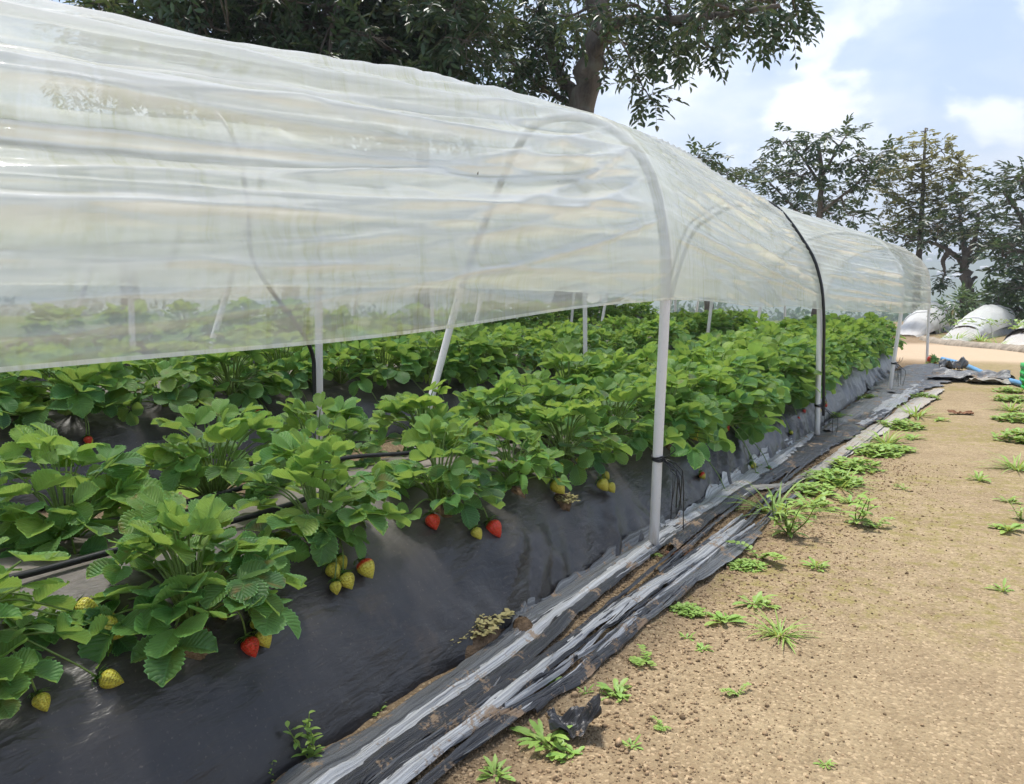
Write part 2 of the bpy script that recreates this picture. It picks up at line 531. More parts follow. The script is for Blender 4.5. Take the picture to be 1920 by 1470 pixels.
def m_fruit():
    m, t = mat('strawberry_skin')
    co = t.n('ShaderNodeTexCoord').outputs['Object']
    a = t.n('ShaderNodeAttribute', attribute_name='tint')
    sp = t.n('ShaderNodeSeparateColor', {0: a.outputs[0]})
    n = t.noise(co, 70, 3)
    unripe = t.mix(n, (0.40, 0.40, 0.045), (0.66, 0.56, 0.08))
    red = t.mix(n, (0.52, 0.018, 0.012), (0.66, 0.055, 0.02))
    ripe = t.math('ADD', sp.outputs[0], t.math('MULTIPLY', t.math('SUBTRACT', n, 0.5), 0.5), True)
    c = t.mix(t.ramp(ripe, [(0.35, 0.0), (0.65, 1.0)]), unripe, red)
    uv = t.n('ShaderNodeUVMap').outputs[0]
    vo = t.n('ShaderNodeTexVoronoi', {'Vector': t.mapped(uv, (15, 9, 1)), 'Scale': 1.0, 'Randomness': 0.35}, voronoi_dimensions='2D')
    seed = t.ramp(vo.outputs['Distance'], [(0.12, 1.0), (0.17, 0.0)])
    pit = t.ramp(vo.outputs['Distance'], [(0.1, 0.0), (0.42, 1.0)])
    c = t.mix(t.math('MULTIPLY', seed, 0.8), c, (0.36, 0.22, 0.03))
    b = t.bump(pit, 0.8, 0.0016)
    p = t.n('ShaderNodeBsdfPrincipled', {'Base Color': c, 'Roughness': 0.33, 'Normal': b, 'Subsurface Weight': 0.06,
                                         'Subsurface Radius': (0.004, 0.002, 0.001)})
    out(t, p.outputs[0])
    return m


def m_bark():
    m, t = mat('grey_bark')
    co = t.n('ShaderNodeTexCoord').outputs['Object']
    n = t.noise(t.mapped(co, (7, 7, 1.6)), 1.0, 6, 0.65, 0.5)
    n2 = t.noise(co, 5, 5)
    c = t.mix(t.ramp(n, [(0.3, 0.0), (0.7, 1.0)]), (0.055, 0.042, 0.034), (0.20, 0.165, 0.135))
    c = t.mix(t.ramp(n2, [(0.55, 0.0), (0.7, 0.5)]), c, (0.20, 0.21, 0.17))
    p = t.n('ShaderNodeBsdfPrincipled', {'Base Color': c, 'Roughness': 0.9, 'Normal': t.bump(n, 0.9, 0.03)})
    out(t, p.outputs[0])
    return m


def m_pipe():
    m, t = mat('white_pvc_pipe')
    co = t.n('ShaderNodeTexCoord').outputs['Object']
    z = t.n('ShaderNodeSeparateXYZ', {0: co}).outputs[2]
    n = t.noise(t.mapped(co, (40, 40, 7)), 1.0, 5, 0.65)
    n2 = t.noise(co, 90, 3)
    mud = t.math('MULTIPLY', t.ramp(z, [(0.01, 1.0), (0.20, 0.12)]), t.ramp(n, [(0.35, 0.0), (0.65, 1.0)]))
    scuff = t.math('MULTIPLY', t.ramp(n2, [(0.60, 0.0), (0.72, 0.4)]), t.ramp(n, [(0.45, 0.0), (0.6, 1.0)]))
    c = t.mix(t.ramp(n, [(0.3, 0.0), (0.7, 1.0)]), (0.70, 0.69, 0.69), (0.78, 0.775, 0.77))
    c = t.mix(t.math('MULTIPLY', mud, 0.75), c, (0.30, 0.22, 0.14))
    c = t.mix(scuff, c, (0.34, 0.33, 0.31))
    p = t.n('ShaderNodeBsdfPrincipled', {'Base Color': c, 'Roughness': 0.4, 'Normal': t.bump(n2, 0.1, 0.002)})
    out(t, p.outputs[0])
    return m


M = {}
M['leaf'] = m_leaf('strawberry_leaf', (0.024, 0.112, 0.044), (0.135, 0.36, 0.090), (0.48, 0.61, 0.10), 0.38)
M['weed'] = m_leaf('weed_leaf', (0.07, 0.19, 0.03), (0.20, 0.36, 0.055), (0.42, 0.44, 0.10), 0.36, 0.5, False)
M['moss'] = m_leaf('dry_moss', (0.15, 0.11, 0.045), (0.30, 0.27, 0.10), (0.42, 0.36, 0.16), 0.2, 0.7, False)
M['tree'] = m_leaf('tree_leaf', (0.013, 0.036, 0.016), (0.040, 0.098, 0.036), (0.12, 0.13, 0.035), 0.24, 0.38, False)
M['tree_light'] = m_leaf('light_tree_leaf', (0.13, 0.145, 0.05), (0.22, 0.23, 0.08), (0.28, 0.24, 0.09), 0.4, 0.5, False)
M['bush'] = m_leaf('bush_leaf', (0.04, 0.09, 0.03), (0.09, 0.17, 0.06), (0.2, 0.26, 0.06), 0.25, 0.5, False)
M['stem'] = simple('green_stem', (0.15, 0.23, 0.06), 0.45, 0.4, 0.25, 40)
M['film'] = m_film('clear_tunnel_film')
M['film_white'] = m_film('white_tunnel_film', 0.08, 0.3, (0.95, 0.95, 0.94), 0.25)
M['mulch'] = m_mulch()
M['pipe'] = m_pipe()
M['black'] = simple('black_rubber', (0.012, 0.012, 0.014), 0.4, 0.5)
M['tie'] = simple('black_plastic_string', (0.015, 0.015, 0.017), 0.35, 0.5)
M['strip_black'] = m_strip('black_plastic_strip', (0.012, 0.012, 0.014), (0.05, 0.05, 0.055), 0.33)
M['strip_grey'] = m_strip('grey_plastic_strip', (0.035, 0.036, 0.04), (0.17, 0.175, 0.18), 0.36)
M['strip_white'] = m_strip('silver_plastic_strip', (0.20, 0.20, 0.205), (0.56, 0.56, 0.56), 0.38)
M['strip_beige'] = m_strip('weathered_plastic_strip', (0.22, 0.20, 0.17), (0.40, 0.375, 0.33), 0.65)
M['ground'] = m_ground()
M['soil'] = simple('brown_soil', (0.155, 0.105, 0.066), 0.95, 0.1, 0.45, 60, 1.0, 0.008)
M['pebble'] = simple('brown_grit', (0.27, 0.19, 0.115), 0.95, 0.1, 0.6, 70)
M['fruit'] = m_fruit()
M['calyx'] = simple('green_calyx', (0.12, 0.24, 0.05), 0.5, 0.4, 0.3, 60)
M['dry'] = simple('dry_brown_leaf', (0.20, 0.10, 0.055), 0.8, 0.2, 0.4, 60, 0.6)
M['bark'] = m_bark()
M['blue'] = simple('blue_hose', (0.10, 0.27, 0.48), 0.4, 0.5, 0.1, 8)
M['green_plastic'] = simple('green_plastic', (0.015, 0.40, 0.08), 0.4, 0.5)
M['grey_bed'] = simple('pale_grey_mulch_film', (0.36, 0.36, 0.37), 0.5, 0.4, 0.25, 5, 0.3, 0.02)
M['stone'] = simple('concrete_kerb', (0.27, 0.23, 0.18), 0.9, 0.2, 0.3, 12, 0.6, 0.02)
M['house'] = simple('pale_house_wall', (0.72, 0.70, 0.68), 0.8, 0.2, 0.1, 0.05)
M['hill'] = simple('wooded_hill', (0.045, 0.075, 0.035), 0.95, 0.1, 0, 0.012, 0, 1, (0.12, 0.15, 0.07))

# ------------------------------------------------------------------ ground
def graded(lo, hi, near_lo, near_hi, fine, growth=1.13, cap=4.0):
    a = list(np.arange(near_lo, near_hi + 1e-6, fine))
    s = fine
    x = a[-1]
    while x < hi:
        s = min(s * growth, cap); x += s; a.append(min(x, hi))
    s = fine; x = a[0]
    while x > lo:
        s = min(s * growth, cap); x -= s; a.insert(0, max(x, lo))
    return np.array(a)


def near_amp(x, y):
    return sstep(-1.05, -0.6, x)


def ground_z(x, y):
    d = np.hypot(x, y)
    loose = 1 - sstep(-0.66, -0.25, x + 0.18 * fbm(x * 2.0, y * 2.0, 3, 5))
    z = gz(x, y) + 0.014 * fbm(x * 1.1, y * 1.1, 3, 1) + (0.006 + 0.012 * loose) * fbm(x * 7, y * 7, 3, 2)
    z = z + (0.0025 + 0.005 * loose) * fbm(x * 30, y * 30, 3, 3) * (d < 9)
    return z


def build_ground():
    xs = graded(-60, 60, -0.95, 0.75, 0.011, 1.16)
    ys = graded(-8, 62, 0.55, 3.2, 0.011, 1.06)
    X, Y = np.meshgrid(xs, ys)
    Z = ground_z(X, Y)
    # planted strips behind: keep it under the beds
    bx = np.stack([X, Y, Z], -1).reshape(-1, 3)
    loose = 1 - sstep(-0.75, -0.2, X + 0.35 * fbm(X * 1.6, Y * 1.2, 4, 9))
    loose = np.clip(loose + 0.5 * np.clip(fbm(X * 1.2 + 5, Y * 1.2, 4, 19) * 2, 0, 1), 0, 1)
    moss = sstep(0.04, 0.22, fbm(X * 1.0, Y * 0.8, 4, 21) + 0.10) * (1 - sstep(0.05, 0.5, X)) * sstep(-0.8, -0.45, X)
    road = sstep(9.9, 10.6, Y + 0.5 * fbm(X, Y, 3, 4)) * (1 - sstep(15.6, 16.2, Y - 0.0 * X))
    t = np.stack([loose, moss, road], -1).reshape(-1, 3)
    o = mk('ground', bx, grid_faces(len(ys), len(xs)), M['ground'], tint=t)
    tag(o, kind='structure')


build_ground()


def fan(name, radii, a0, a1, na, zf, mats):
    ang = np.radians(np.linspace(a0, a1, na))
    Rr, A = np.meshgrid(radii, ang, indexing='ij')
    X = np.sin(A) * Rr; Y = np.cos(A) * Rr
    o = mk(name, np.stack([X, Y, zf(X, Y, Rr, A)], -1).reshape(-1, 3), grid_faces(len(radii), na)[:, ::-1].copy(), mats)
    return tag(o, kind='structure')


def hill_z(X, Y, Rr, A):
    z = -0.3 - 13 * sstep(56, 260, Rr)
    rise = sstep(420, 1500, Rr)
    crest = 118 + 55 * fbm(A * 3.2 + 2, A * 0 + 1, 4, 3)
    return z + rise * crest + 10 * fbm(X / 160, Y / 160, 4, 8) * sstep(200, 500, Rr) + sstep(1500, 2300, Rr) * -60


fan('hills', np.concatenate([np.linspace(48, 120, 12), np.geomspace(135, 2300, 60)]), -115, 60, 160, hill_z, M['hill'])


def build_houses():
    mb = MB()
    rg = np.random.default_rng(4)
    for k in range(210):
        a = math.radians(rg.uniform(-14, 9)); r = rg.uniform(900, 1500)
        x, y = math.sin(a) * r, math.cos(a) * r
        z = float(hill_z(np.array(x), np.array(y), np.array(r), np.array(a)))
        w, d, h = rg.uniform(2, 4.5), rg.uniform(2, 4.5), rg.uniform(2, 4)
        v = [(x - w, y - d, z - 3), (x + w, y - d, z - 3), (x + w, y + d, z - 3), (x - w, y + d, z - 3),
             (x - w, y - d, z + h), (x + w, y - d, z + h), (x + w, y + d, z + h), (x - w, y + d, z + h),
             (x - w, y, z + h + 1.5), (x + w, y, z + h + 1.5)]
        mb.add(v, [(0, 1, 5, 4), (1, 2, 6, 5), (2, 3, 7, 6), (3, 0, 4, 7), (4, 5, 9, 8), (6, 7, 8, 9), (5, 6, 9, 9), (7, 4, 8, 8)])
    o = mb.build('distant_town', M['house'], smooth=False)
    tag(o, 'pale far-off town scattered on the hazy valley slope', 'town', kind='stuff')


build_houses()

# ------------------------------------------------------------------ planting beds
BED_H, BED_W = 0.29, 0.466
BEDS = {1: -1.33, 2: -2.76, 3: -4.20}
BED_END = {1: 9.45, 2: 9.9, 3: 9.9}


def bed_top(x, y, k):
    u = np.clip(np.abs((np.asarray(x, float) - BEDS[k]) / BED_W), 0, 1)
    e = BED_END[k]
    return gz(0 * np.asarray(x, float) + BEDS[k], y) + BED_H * (1 - u ** 2.4) ** 0.75 * (1 - sstep(e - 0.45, e, y))


def build_bed(k, ny, nx, label):
    root = thing('planting_bed', label, 'planting bed', (BEDS[k], 0, 0))
    if k == 1:
        y = np.concatenate([np.linspace(-1.2, 0.25, 40), np.arange(0.26, 3.6, 0.012), np.geomspace(3.62, BED_END[1], 260)])
    else:
        y = np.linspace(-1.2, BED_END[k], ny)
    s = np.linspace(-1, 1, nx)
    u = np.sin(s * PI / 2)
    Uu, Y = np.meshgrid(u, y)
    X = BEDS[k] + Uu * BED_W
    Z = bed_top(X, Y, k)
    au = np.abs(Uu)
    tens = 0.026 * fbm(Y * 9 + Uu * 7, Uu * 1.6 + Y * 0.5, 3, 30 + k) * sstep(0.35, 0.95, au) * (0.35 + 1.3 * sstep(-0.05, 0.25, fbm(Y * 1.3, Uu * 1.5, 2, 31)))
    crink = 0.014 * fbm(Y * 26 - Uu * 10, Uu * 5, 3, 33) * sstep(0.5, 0.98, au) * sstep(0.0, 0.2, fbm(Y * 1.7 + 4, Uu * 2, 2, 35))
    rid = 0.011 * np.clip(1 - 5 * np.abs(fbm(Y * 8 + Uu * 9, Uu * 2.2 - Y * 1.5, 3, 44)), 0, 1) * sstep(0.45, 0.9, au) * sstep(-0.02, 0.16, fbm(Y * 1.6 + 9, Uu * 2, 2, 45))
    tens = tens + rid
    lump = 0.020 * fbm(Y * 2.1, X * 2.6, 3, 36)
    amp = sstep(0.0, 0.05, 1 - au)
    Z = Z + (lump + tens + crink) * np.maximum(amp, 0.15)
    e = BED_END[k]
    Z = Z + 0.02 * np.sin(X * 95) * sstep(e - 0.55, e - 0.1, Y) * amp       # pleats where the film is gathered at the end
    X = X + (1.2 * tens + crink) * np.sign(Uu)
    dust = np.clip(1.05 - au * 1.25, 0, 1) ** 1.1 * 0.85 + 0.10
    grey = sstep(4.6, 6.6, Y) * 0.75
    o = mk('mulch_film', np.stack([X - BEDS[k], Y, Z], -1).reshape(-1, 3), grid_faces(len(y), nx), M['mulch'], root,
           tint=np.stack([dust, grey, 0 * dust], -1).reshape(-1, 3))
    return root


bed1 = build_bed(1, 0, 64, 'long rounded bed under black mulch film beside the bare sandy path')
build_bed(2, 420, 34, 'second long bed under black mulch film behind the path-side bed')
build_bed(3, 300, 24, 'third black mulched bed, deepest of the three under plastic tunnels')


def surf_normal(x, y, k):
    e = 0.01
    dx = (float(bed_top(x + e, y, k)) - float(bed_top(x - e, y, k))) / (2 * e)
    n = np.array([-dx, 0, 1.0])
    return n / np.linalg.norm(n)


def bed_hit(px, py, k=1):
    d = ray(px, py)
    for t in np.arange(0.25, 9, 0.003):
        p = CP + d * t
        if abs(p[0] - BEDS[k]) < BED_W and p[2] < float(bed_top(p[0], p[1], k)):
            return p
        if p[2] < -0.05:
            return p
    return p


# ------------------------------------------------------------------ tunnel hoops and covers
def shift(pts, dx, dy, dz=0.0, s=1.0):
    return [(x + dx, y + dy, z * s + dz) for x, y, z in pts]


HOOP1 = [(-0.82, 2.05, -0.02), (-0.81, 2.05, 0.40), (-0.80, 2.05, 0.75), (-0.815, 2.06, 0.94), (-0.885, 2.08, 1.14), (-1.055, 2.12, 1.285),
         (-1.30, 2.20, 1.335), (-1.52, 2.38, 1.295), (-1.68, 2.49, 1.17), (-1.80, 2.44, 0.845), (-1.85, 2.32, 0.453), (-1.87, 2.13, -0.02)]
HOOP0 = shift(HOOP1, -0.02, -2.42, 0.0, 0.76)
HOOP2 = [(-0.815, 4.46, -0.02), (-0.825, 4.47, 0.40), (-0.833, 4.47, 0.724), (-0.86, 4.48, 0.90), (-0.925, 4.49, 1.055), (-1.108, 4.52, 1.29),
         (-1.33, 4.58, 1.35), (-1.55, 4.70, 1.30), (-1.70, 4.78, 1.20), (-1.80, 4.74, 0.845), (-1.85, 4.66, 0.453), (-1.87, 4.52, -0.02)]
HOOP3 = [(-0.700, 6.78, 0.04), (-0.672, 6.79, 0.40), (-0.648, 6.80, 0.70), (-0.652, 6.80, 0.92), (-0.685, 6.81, 1.08), (-0.87, 6.84, 1.30),
         (-1.16, 6.90, 1.38), (-1.46, 7.00, 1.33), (-1.66, 7.06, 1.20), (-1.79, 7.02, 0.87), (-1.84, 6.94, 0.48), (-1.86, 6.86, 0.04)]
HOOP4 = [(-0.640, 9.80, 0.12), (-0.645, 9.80, 0.45), (-0.650, 9.80, 0.748), (-0.665, 9.80, 1.05), (-0.72, 9.80, 1.235), (-0.91, 9.81, 1.41),
         (-1.18, 9.83, 1.46), (-1.46, 9.86, 1.40), (-1.66, 9.90, 1.22), (-1.78, 9.90, 0.90), (-1.84, 9.88, 0.50), (-1.86, 9.86, 0.12)]
ROW1 = [HOOP0, HOOP1, HOOP2, HOOP3, HOOP4]
ROW2 = [shift(h, dx, dy, dz) for h, dx, dy, dz in ((HOOP0, -1.43, 0.02, .14), (HOOP1, -1.435, 0.02, .14), (HOOP2, -1.43, -0.09, .14), (HOOP3, -1.58, 0.08, .14), (HOOP4, -1.60, 0.05, .11))]
ROW3 = [shift(h, dx, dy, dz) for h, dx, dy, dz in ((HOOP0, -2.88, -0.10, .28), (HOOP1, -2.87, 0.1, .28), (HOOP2, -2.86, 0.1, .28), (HOOP3, -3.02, 0.08, .28), (HOOP4, -3.05, 0.05, .25))]


def tie_mesh(name, base, height_on, root, n=9, seed=1):
    rg = np.random.default_rng(seed)
    mb = MB()
    c = np.array(base) + np.array([0, 0, 0.0])
    for j in range(3):
        a = np.linspace(0, 2 * PI, 20)
        p = np.stack([c[0] + 0.0172 * np.cos(a), c[1] + 0.0172 * np.sin(a), c[2] + 0.005 * (j - 1) + 0.002 * np.sin(a * 2 + j)], 1)
        mb.add(*tube(p, 0.0028, 5))
    for j in range(n):
        a = rg.uniform(-0.5, 1.7)
        L = rg.uniform(0.05, 0.16)
        up = rg.uniform(-1, 1) if j < n // 2 else -1.2
        p0 = c + np.array([0.0165 * math.cos(a), 0.0165 * math.sin(a), 0])
        d = np.array([math.cos(a), math.sin(a) * 0.7, 0])
        p = [p0, p0 + d * L * 0.35 + np.array([0, 0, 0.03 * up]), p0 + d * L * 0.5 + np.array([0.01 * rg.normal(), 0.01 * rg.normal(), (0.05 if up > 0 else -0.5 * L)])]
        if up < 0:
            p.append(p[-1] + np.array([0.01 * rg.normal(), 0.01 * rg.normal(), -L * 0.9]))
        mb.add(*tube(cr(p, 8), 0.0016, 4))
    return mb.build(name, M['tie'], root)


HOOP_LABEL = {
    (1, 1): 'tall white pipe hoop standing between the fruiting plants and the grey strips',
    (1, 2): 'white pipe hoop with a black hose strapped along its curve',
    (1, 3): 'white pipe hoop, third along the path side, leaning with black string knotted low',
    (1, 4): 'white pipe hoop at the open far end of the path-side tunnel',
    (2, 1): 'white pipe hoop rising behind the leafy bed below the plastic hem, near a dark hose',
    (2, 2): 'white pipe hoop standing in the second bed just before the tall white pipe',
    (2, 3): 'thin white pipe hoop of second tunnel, behind the tall white pipe',
    (2, 4): 'thin white pipe hoop at the far end of the second tunnel',
    (3, 1): 'faint white pipe hoop of the third tunnel, seen through plastic',
    (3, 2): 'faint pipe hoop of the third tunnel, second along the row',
    (3, 3): 'small pipe hoop of the third tunnel, third along the row',
    (3, 4): 'small pipe hoop closing the far end of the third tunnel',
}
for row, hs in ((1, ROW1), (2, ROW2), (3, ROW3)):
    for i, h in enumerate(hs):
        if i == 0:
            continue
        root = thing('tunnel_hoop', HOOP_LABEL[(row, i)], 'tunnel hoop', h[0], 0, 'white pipe hoops holding the plastic tunnels')
        loc = np.array(h[0])
        mb = MB().add(*tube(cr(h, 60) - loc, 0.0148, 14))
        mb.build('pipe', M['pipe'], root)
        if row == 1 and i in (1, 2, 3):
            zz = {1: 0.275, 2: 0.18, 3: 0.30}[i]
            c = cr(h, 200); kk = int(np.argmin(np.abs(c[:60, 2] - zz)))
            tie_mesh('string_tie', c[kk] - loc, 0, root, {1: 8, 2: 5, 3: 8}[i], i)


def film_curve(h, zf, zb, n):
    c = cr(h, 600)
    top = int(np.argmax(c[:, 2]))
    i0 = int(np.argmin(np.abs(c[:top, 2] - zf)))
    i1 = top + int(np.argmin(np.abs(c[top:, 2] - zb)))
    seg = c[i0:i1 + 1]
    s = np.concatenate([[0], np.cumsum(np.linalg.norm(np.diff(seg, axis=0), axis=1))])
    u = np.linspace(0, s[-1], n)
    return np.stack([np.interp(u, s, seg[:, k]) for k in range(3)], 1), s[-1]


def build_film(name, hoops, zf, zb, folds, nv, ns, material, seed, sag, label, cat='tunnel cover', offset=0.0165):
    tints = []
    curves = []
    for h, a, b in zip(hoops, zf, zb):
        c, L = film_curve(h, a, b, nv)
        curves.append(c)
    v = np.linspace(0, 1, nv)
    rows = []; uvs = []; yacc = 0
    nsec = len(hoops) - 1
    for i in range(nsec):
        A = np.linspace(0, 1, ns[i], endpoint=(i == nsec - 1))
        seclen = abs(hoops[i + 1][0][1] - hoops[i][0][1])
        for a in A:
            ae = a
            p = (1 - ae) * curves[i] + ae * curves[i + 1]
            s = math.sin(PI * a)
            hem = min(p[0, 2], p[-1, 2])
            xm = BEDS_X(p)
            k = sag[i] * s
            p = p.copy()
            over = np.clip(p[:, 2] - hem, 0, None)
            p[:, 2] -= over * k
            # the sides pull in a little between hoops
            side = np.exp(-((v - 0.22) / 0.16) ** 2) + np.exp(-((v - 0.78) / 0.16) ** 2)
            p[:, 0] += (xm - p[:, 0]) * 0.10 * s * side * (1.0 if sag[i] > 0.05 else 0.75)
            p[:, 2] += 0.008 * s * np.sin(9 * a + i) * (v < 0.02)
            nrm = np.gradient(p, axis=0)
            nrm = np.stack([nrm[:, 2], 0 * nrm[:, 0], -nrm[:, 0]], 1)
            nrm /= np.linalg.norm(nrm, axis=1)[:, None] + 1e-9
            d = np.full(nv, offset)
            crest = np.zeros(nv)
            for (v0, v1, w, amp, pw, mode) in folds[i]:
                vc = v0 + (v1 - v0) * a ** pw
                env = {'mid': math.sqrt(max(s, 0)), 'start': (1 - a) ** 0.8 * min(1, a * 9), 'end': a ** 0.8 * min(1, (1 - a) * 9),
                       'all': min(1, a * 8) * min(1, (1 - a) * 8)}[mode]
                x = (v - vc) / w
                d = d + 1.5 * amp * env * np.clip(0.35 + v * 5, 0, 1) * np.exp(-np.abs(x) ** 1.3)
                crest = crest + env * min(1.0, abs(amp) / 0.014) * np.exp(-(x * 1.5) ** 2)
            y = y0 = p[:, 1].mean()
            fine = fbm(v * 55 + y0 * 1.2, np.full(nv, y0 * 0.8), 3, seed + 21)
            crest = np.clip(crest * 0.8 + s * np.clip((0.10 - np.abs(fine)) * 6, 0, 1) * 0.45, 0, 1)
            d = d + s * (0.006 * fbm(v * 22, np.full(nv, y * 0.9), 3, seed) + 0.004 * fbm(v * 60 + y * 1.5, np.full(nv, y * 3.0), 3, seed + 3))
            d = d + 0.0035 * (0.25 + s) * (1 - 2 * np.abs(fbm(v * 42 + y * 3.2, np.full(nv, y * 2.2), 2, seed + 11)) * 2)
            d = d + 0.0035 * fbm(v * 30, np.full(nv, y * 16), 3, seed + 5) * (0.4 + s)
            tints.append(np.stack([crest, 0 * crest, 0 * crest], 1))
            rows.append(p + nrm * d[:, None] * 1.0)
            uvs.append(np.stack([np.full(nv, yacc + a * seclen), v * 1.75], 1))
        yacc += seclen
    # open far end: the film flares and wraps slightly past the last hoop
    P = np.stack(rows); UV = np.stack(uvs)
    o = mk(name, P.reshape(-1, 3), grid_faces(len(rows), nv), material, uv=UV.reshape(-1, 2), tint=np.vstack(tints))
    return tag(o, label, cat, 'translucent plastic tunnel covers over the beds')


def BEDS_X(p):
    return 0.5 * (p[0, 0] + p[-1, 0])


rg = np.random.default_rng(12)
f0 = [(0.085, 0.150, 0.020, 0.016, 1.0, 'all'), (0.150, 0.190, 0.018, -0.014, 1.0, 'all'), (0.205, 0.235, 0.016, 0.016, 1.0, 'all'),
      (0.255, 0.275, 0.013, -0.010, 1.0, 'all'), (0.290, 0.300, 0.014, 0.016, 1.0, 'all'), (0.34, 0.345, 0.016, -0.010, 1.0, 'all'), (0.385, 0.38, 0.016, 0.013, 1.0, 'all'),
      (0.045, 0.085, 0.012, 0.006, 1.0, 'mid'), (0.03, 0.20, 0.010, 0.010, 2.2, 'end'), (0.05, 0.26, 0.010, 0.011, 2.5, 'end'),
      (0.02, 0.13, 0.009, 0.008, 2.5, 'end'), (0.12, 0.31, 0.010, 0.010, 2.5, 'end'), (0.45, 0.45, 0.02, 0.014, 1, 'mid'), (0.55, 0.55, 0.02, 0.014, 1, 'mid'),
      (0.66, 0.64, 0.02, 0.012, 1, 'mid'), (0.78, 0.76, 0.02, 0.012, 1, 'mid'), (0.88, 0.86, 0.015, 0.010, 1, 'mid')]
for k in range(14):      # fine creases gathering towards the first pipe
    vs = rg.uniform(0.03, 0.46)
    f0.append((vs - rg.uniform(0.02, 0.16), vs, rg.uniform(.0028, .006), rg.uniform(.004, .008), rg.uniform(1.2, 2.6), 'end'))
for k in range(12):
    vs = rg.uniform(0.03, 0.46)
    f0.append((vs, vs + rg.normal() * .03, rg.uniform(.003, .007), rg.uniform(.003, .007), 1.0, ('all', 'mid')[k % 2]))
f1 = []
for k, vs in enumerate(np.linspace(0.10, 0.47, 27)):
    vs += rg.normal() * 0.006
    ve = max(0.010, vs - rg.uniform(0.05, 0.13))
    f1.append((vs, ve, rg.uniform(.0028, .0065), rg.uniform(.006, .014), 0.8, ('start', 'start', 'mid', 'all')[k % 4]))
for k, vs in enumerate(np.linspace(0.08, 0.48, 20)):
    f1.append((vs - rg.uniform(0.0, 0.06), vs, rg.uniform(.003, .007), rg.uniform(.005, .011), 1.0, 'end'))
f1 += [(0.6, 0.62, 0.02, 0.014, 1, 'mid'), (0.7, 0.72, 0.02, 0.014, 1, 'mid'), (0.85, 0.8, 0.02, 0.012, 1, 'mid')]
f2 = [(vs, vs - 0.035 + 0.05 * rg.random(), rg.uniform(.004, .010), rg.uniform(.006, .014), 0.9, ('all', 'start', 'mid', 'end')[k % 4]) for k, vs in enumerate(np.linspace(0.05, 0.5, 28))]
f3 = [(vs, vs - 0.03 + 0.05 * rg.random(), rg.uniform(.005, .012), rg.uniform(.008, .016), 0.9, ('all', 'start', 'mid', 'end')[k % 4]) for k, vs in enumerate(np.linspace(0.05, 0.5, 20))]
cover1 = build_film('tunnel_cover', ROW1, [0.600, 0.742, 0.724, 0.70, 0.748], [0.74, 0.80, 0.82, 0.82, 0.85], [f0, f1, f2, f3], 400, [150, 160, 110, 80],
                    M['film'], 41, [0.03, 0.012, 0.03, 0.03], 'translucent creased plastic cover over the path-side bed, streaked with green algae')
gen = [[(vs, vs + 0.03 * rg.normal(), 0.02, 0.014 * rg.choice([-1, 1]), 1.0, 'mid') for vs in np.linspace(0.06, 0.94, 12)] for _ in range(4)]
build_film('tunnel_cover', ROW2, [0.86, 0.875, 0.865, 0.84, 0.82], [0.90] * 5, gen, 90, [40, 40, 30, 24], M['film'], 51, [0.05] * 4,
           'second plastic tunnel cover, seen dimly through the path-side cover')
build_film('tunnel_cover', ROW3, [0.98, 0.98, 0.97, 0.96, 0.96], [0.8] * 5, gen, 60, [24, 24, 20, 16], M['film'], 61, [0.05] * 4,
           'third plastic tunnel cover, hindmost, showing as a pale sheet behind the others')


def strap(h, dy, off, r, label, zmin_f, zmin_b, lean=0.0):
    c = cr(h, 260)
    top = int(np.argmax(c[:, 2]))
    cx = 0.5 * (c[0, 0] + c[-1, 0])
    keep = [(i <= top and c[i, 2] > zmin_f) or (i > top and c[i, 2] > zmin_b) for i in range(len(c))]
    c = c[np.array(keep)]
    t = np.gradient(c, axis=0)
    n = np.stack([t[:, 2], 0 * t[:, 0], -t[:, 0]], 1); n /= np.linalg.norm(n, axis=1)[:, None]
    zz = c[:, 2].copy()
    c = c + n * off
    c[:, 1] += dy + (lean * (zz - 0.7) if lean else -0.29 * sstep(0.50, 0.95, zz))
    o = MB().add(*tube(c, r, 8)).build('hold_down_hose', M['black'])
    return tag(o, label, 'hose', 'black hoses strapped over the plastic covers')


strap(HOOP2, -0.024, 0.026, 0.0085, 'black hose strapped over the path-side cover beside the second white pipe', 0.12, 0.75, -0.10)
strap(ROW2[1], -0.05, 0.026, 0.008, 'dark hose strapped over the second tunnel, slanting behind the plastic', 0.25, 0.9, 0.0)

# ------------------------------------------------------------------ strawberry plants
def leaflet(L, W, fold, bend, cup, rows=17, half=3, teeth=True, rgn=None):
    """serrated leaflet, base at origin, tip along +y, upper side +z"""
    t = np.linspace(0, 1, rows)
    w = (t ** 0.62) * ((1 - t) ** 0.40)
    w = w / w.max() * W * 0.5
    w[0] = 0.02 * W; w[-1] = 0.10 * W
    c = np.linspace(-1, 1, 2 * half + 1)
    T, Cc = np.meshgrid(t, c, indexing='ij')
    ww = np.repeat(w[:, None], len(c), 1)
    ac = np.abs(Cc)
    odd = (np.arange(rows) % 2 == 1)[:, None]
    if teeth:
        edge = (ac > 0.99)
        ww = ww * np.where(edge, np.where(odd, 1.07, 0.93), 1.0)
    x = Cc * ww
    y = L * T + 0.16 * W * ac * (0.4 + 0.6 * T) * (1 - T * 0.9)
    if teeth:
        y = y + np.where(edge & odd, 0.018 * L, 0)
    z = fold * np.abs(x) * (1 - 0.35 * ac) - bend * (y ** 2) / L + cup * L * (ac ** 2.5) * 0.35
    z = z + np.where(odd, 0.008, -0.008) * L * ac * (1.15 - ac) * 2
    if rgn is not None:
        z = z + 0.05 * L * (vn(x / L * 3 + rgn * 9, y / L * 3, 5) - 0.5)
    uv = np.stack([0.5 + 0.5 * Cc, T], -1).reshape(-1, 2)
    return np.stack([x, y, z], -1).reshape(-1, 3), uv, (ac > 0.97).reshape(-1)


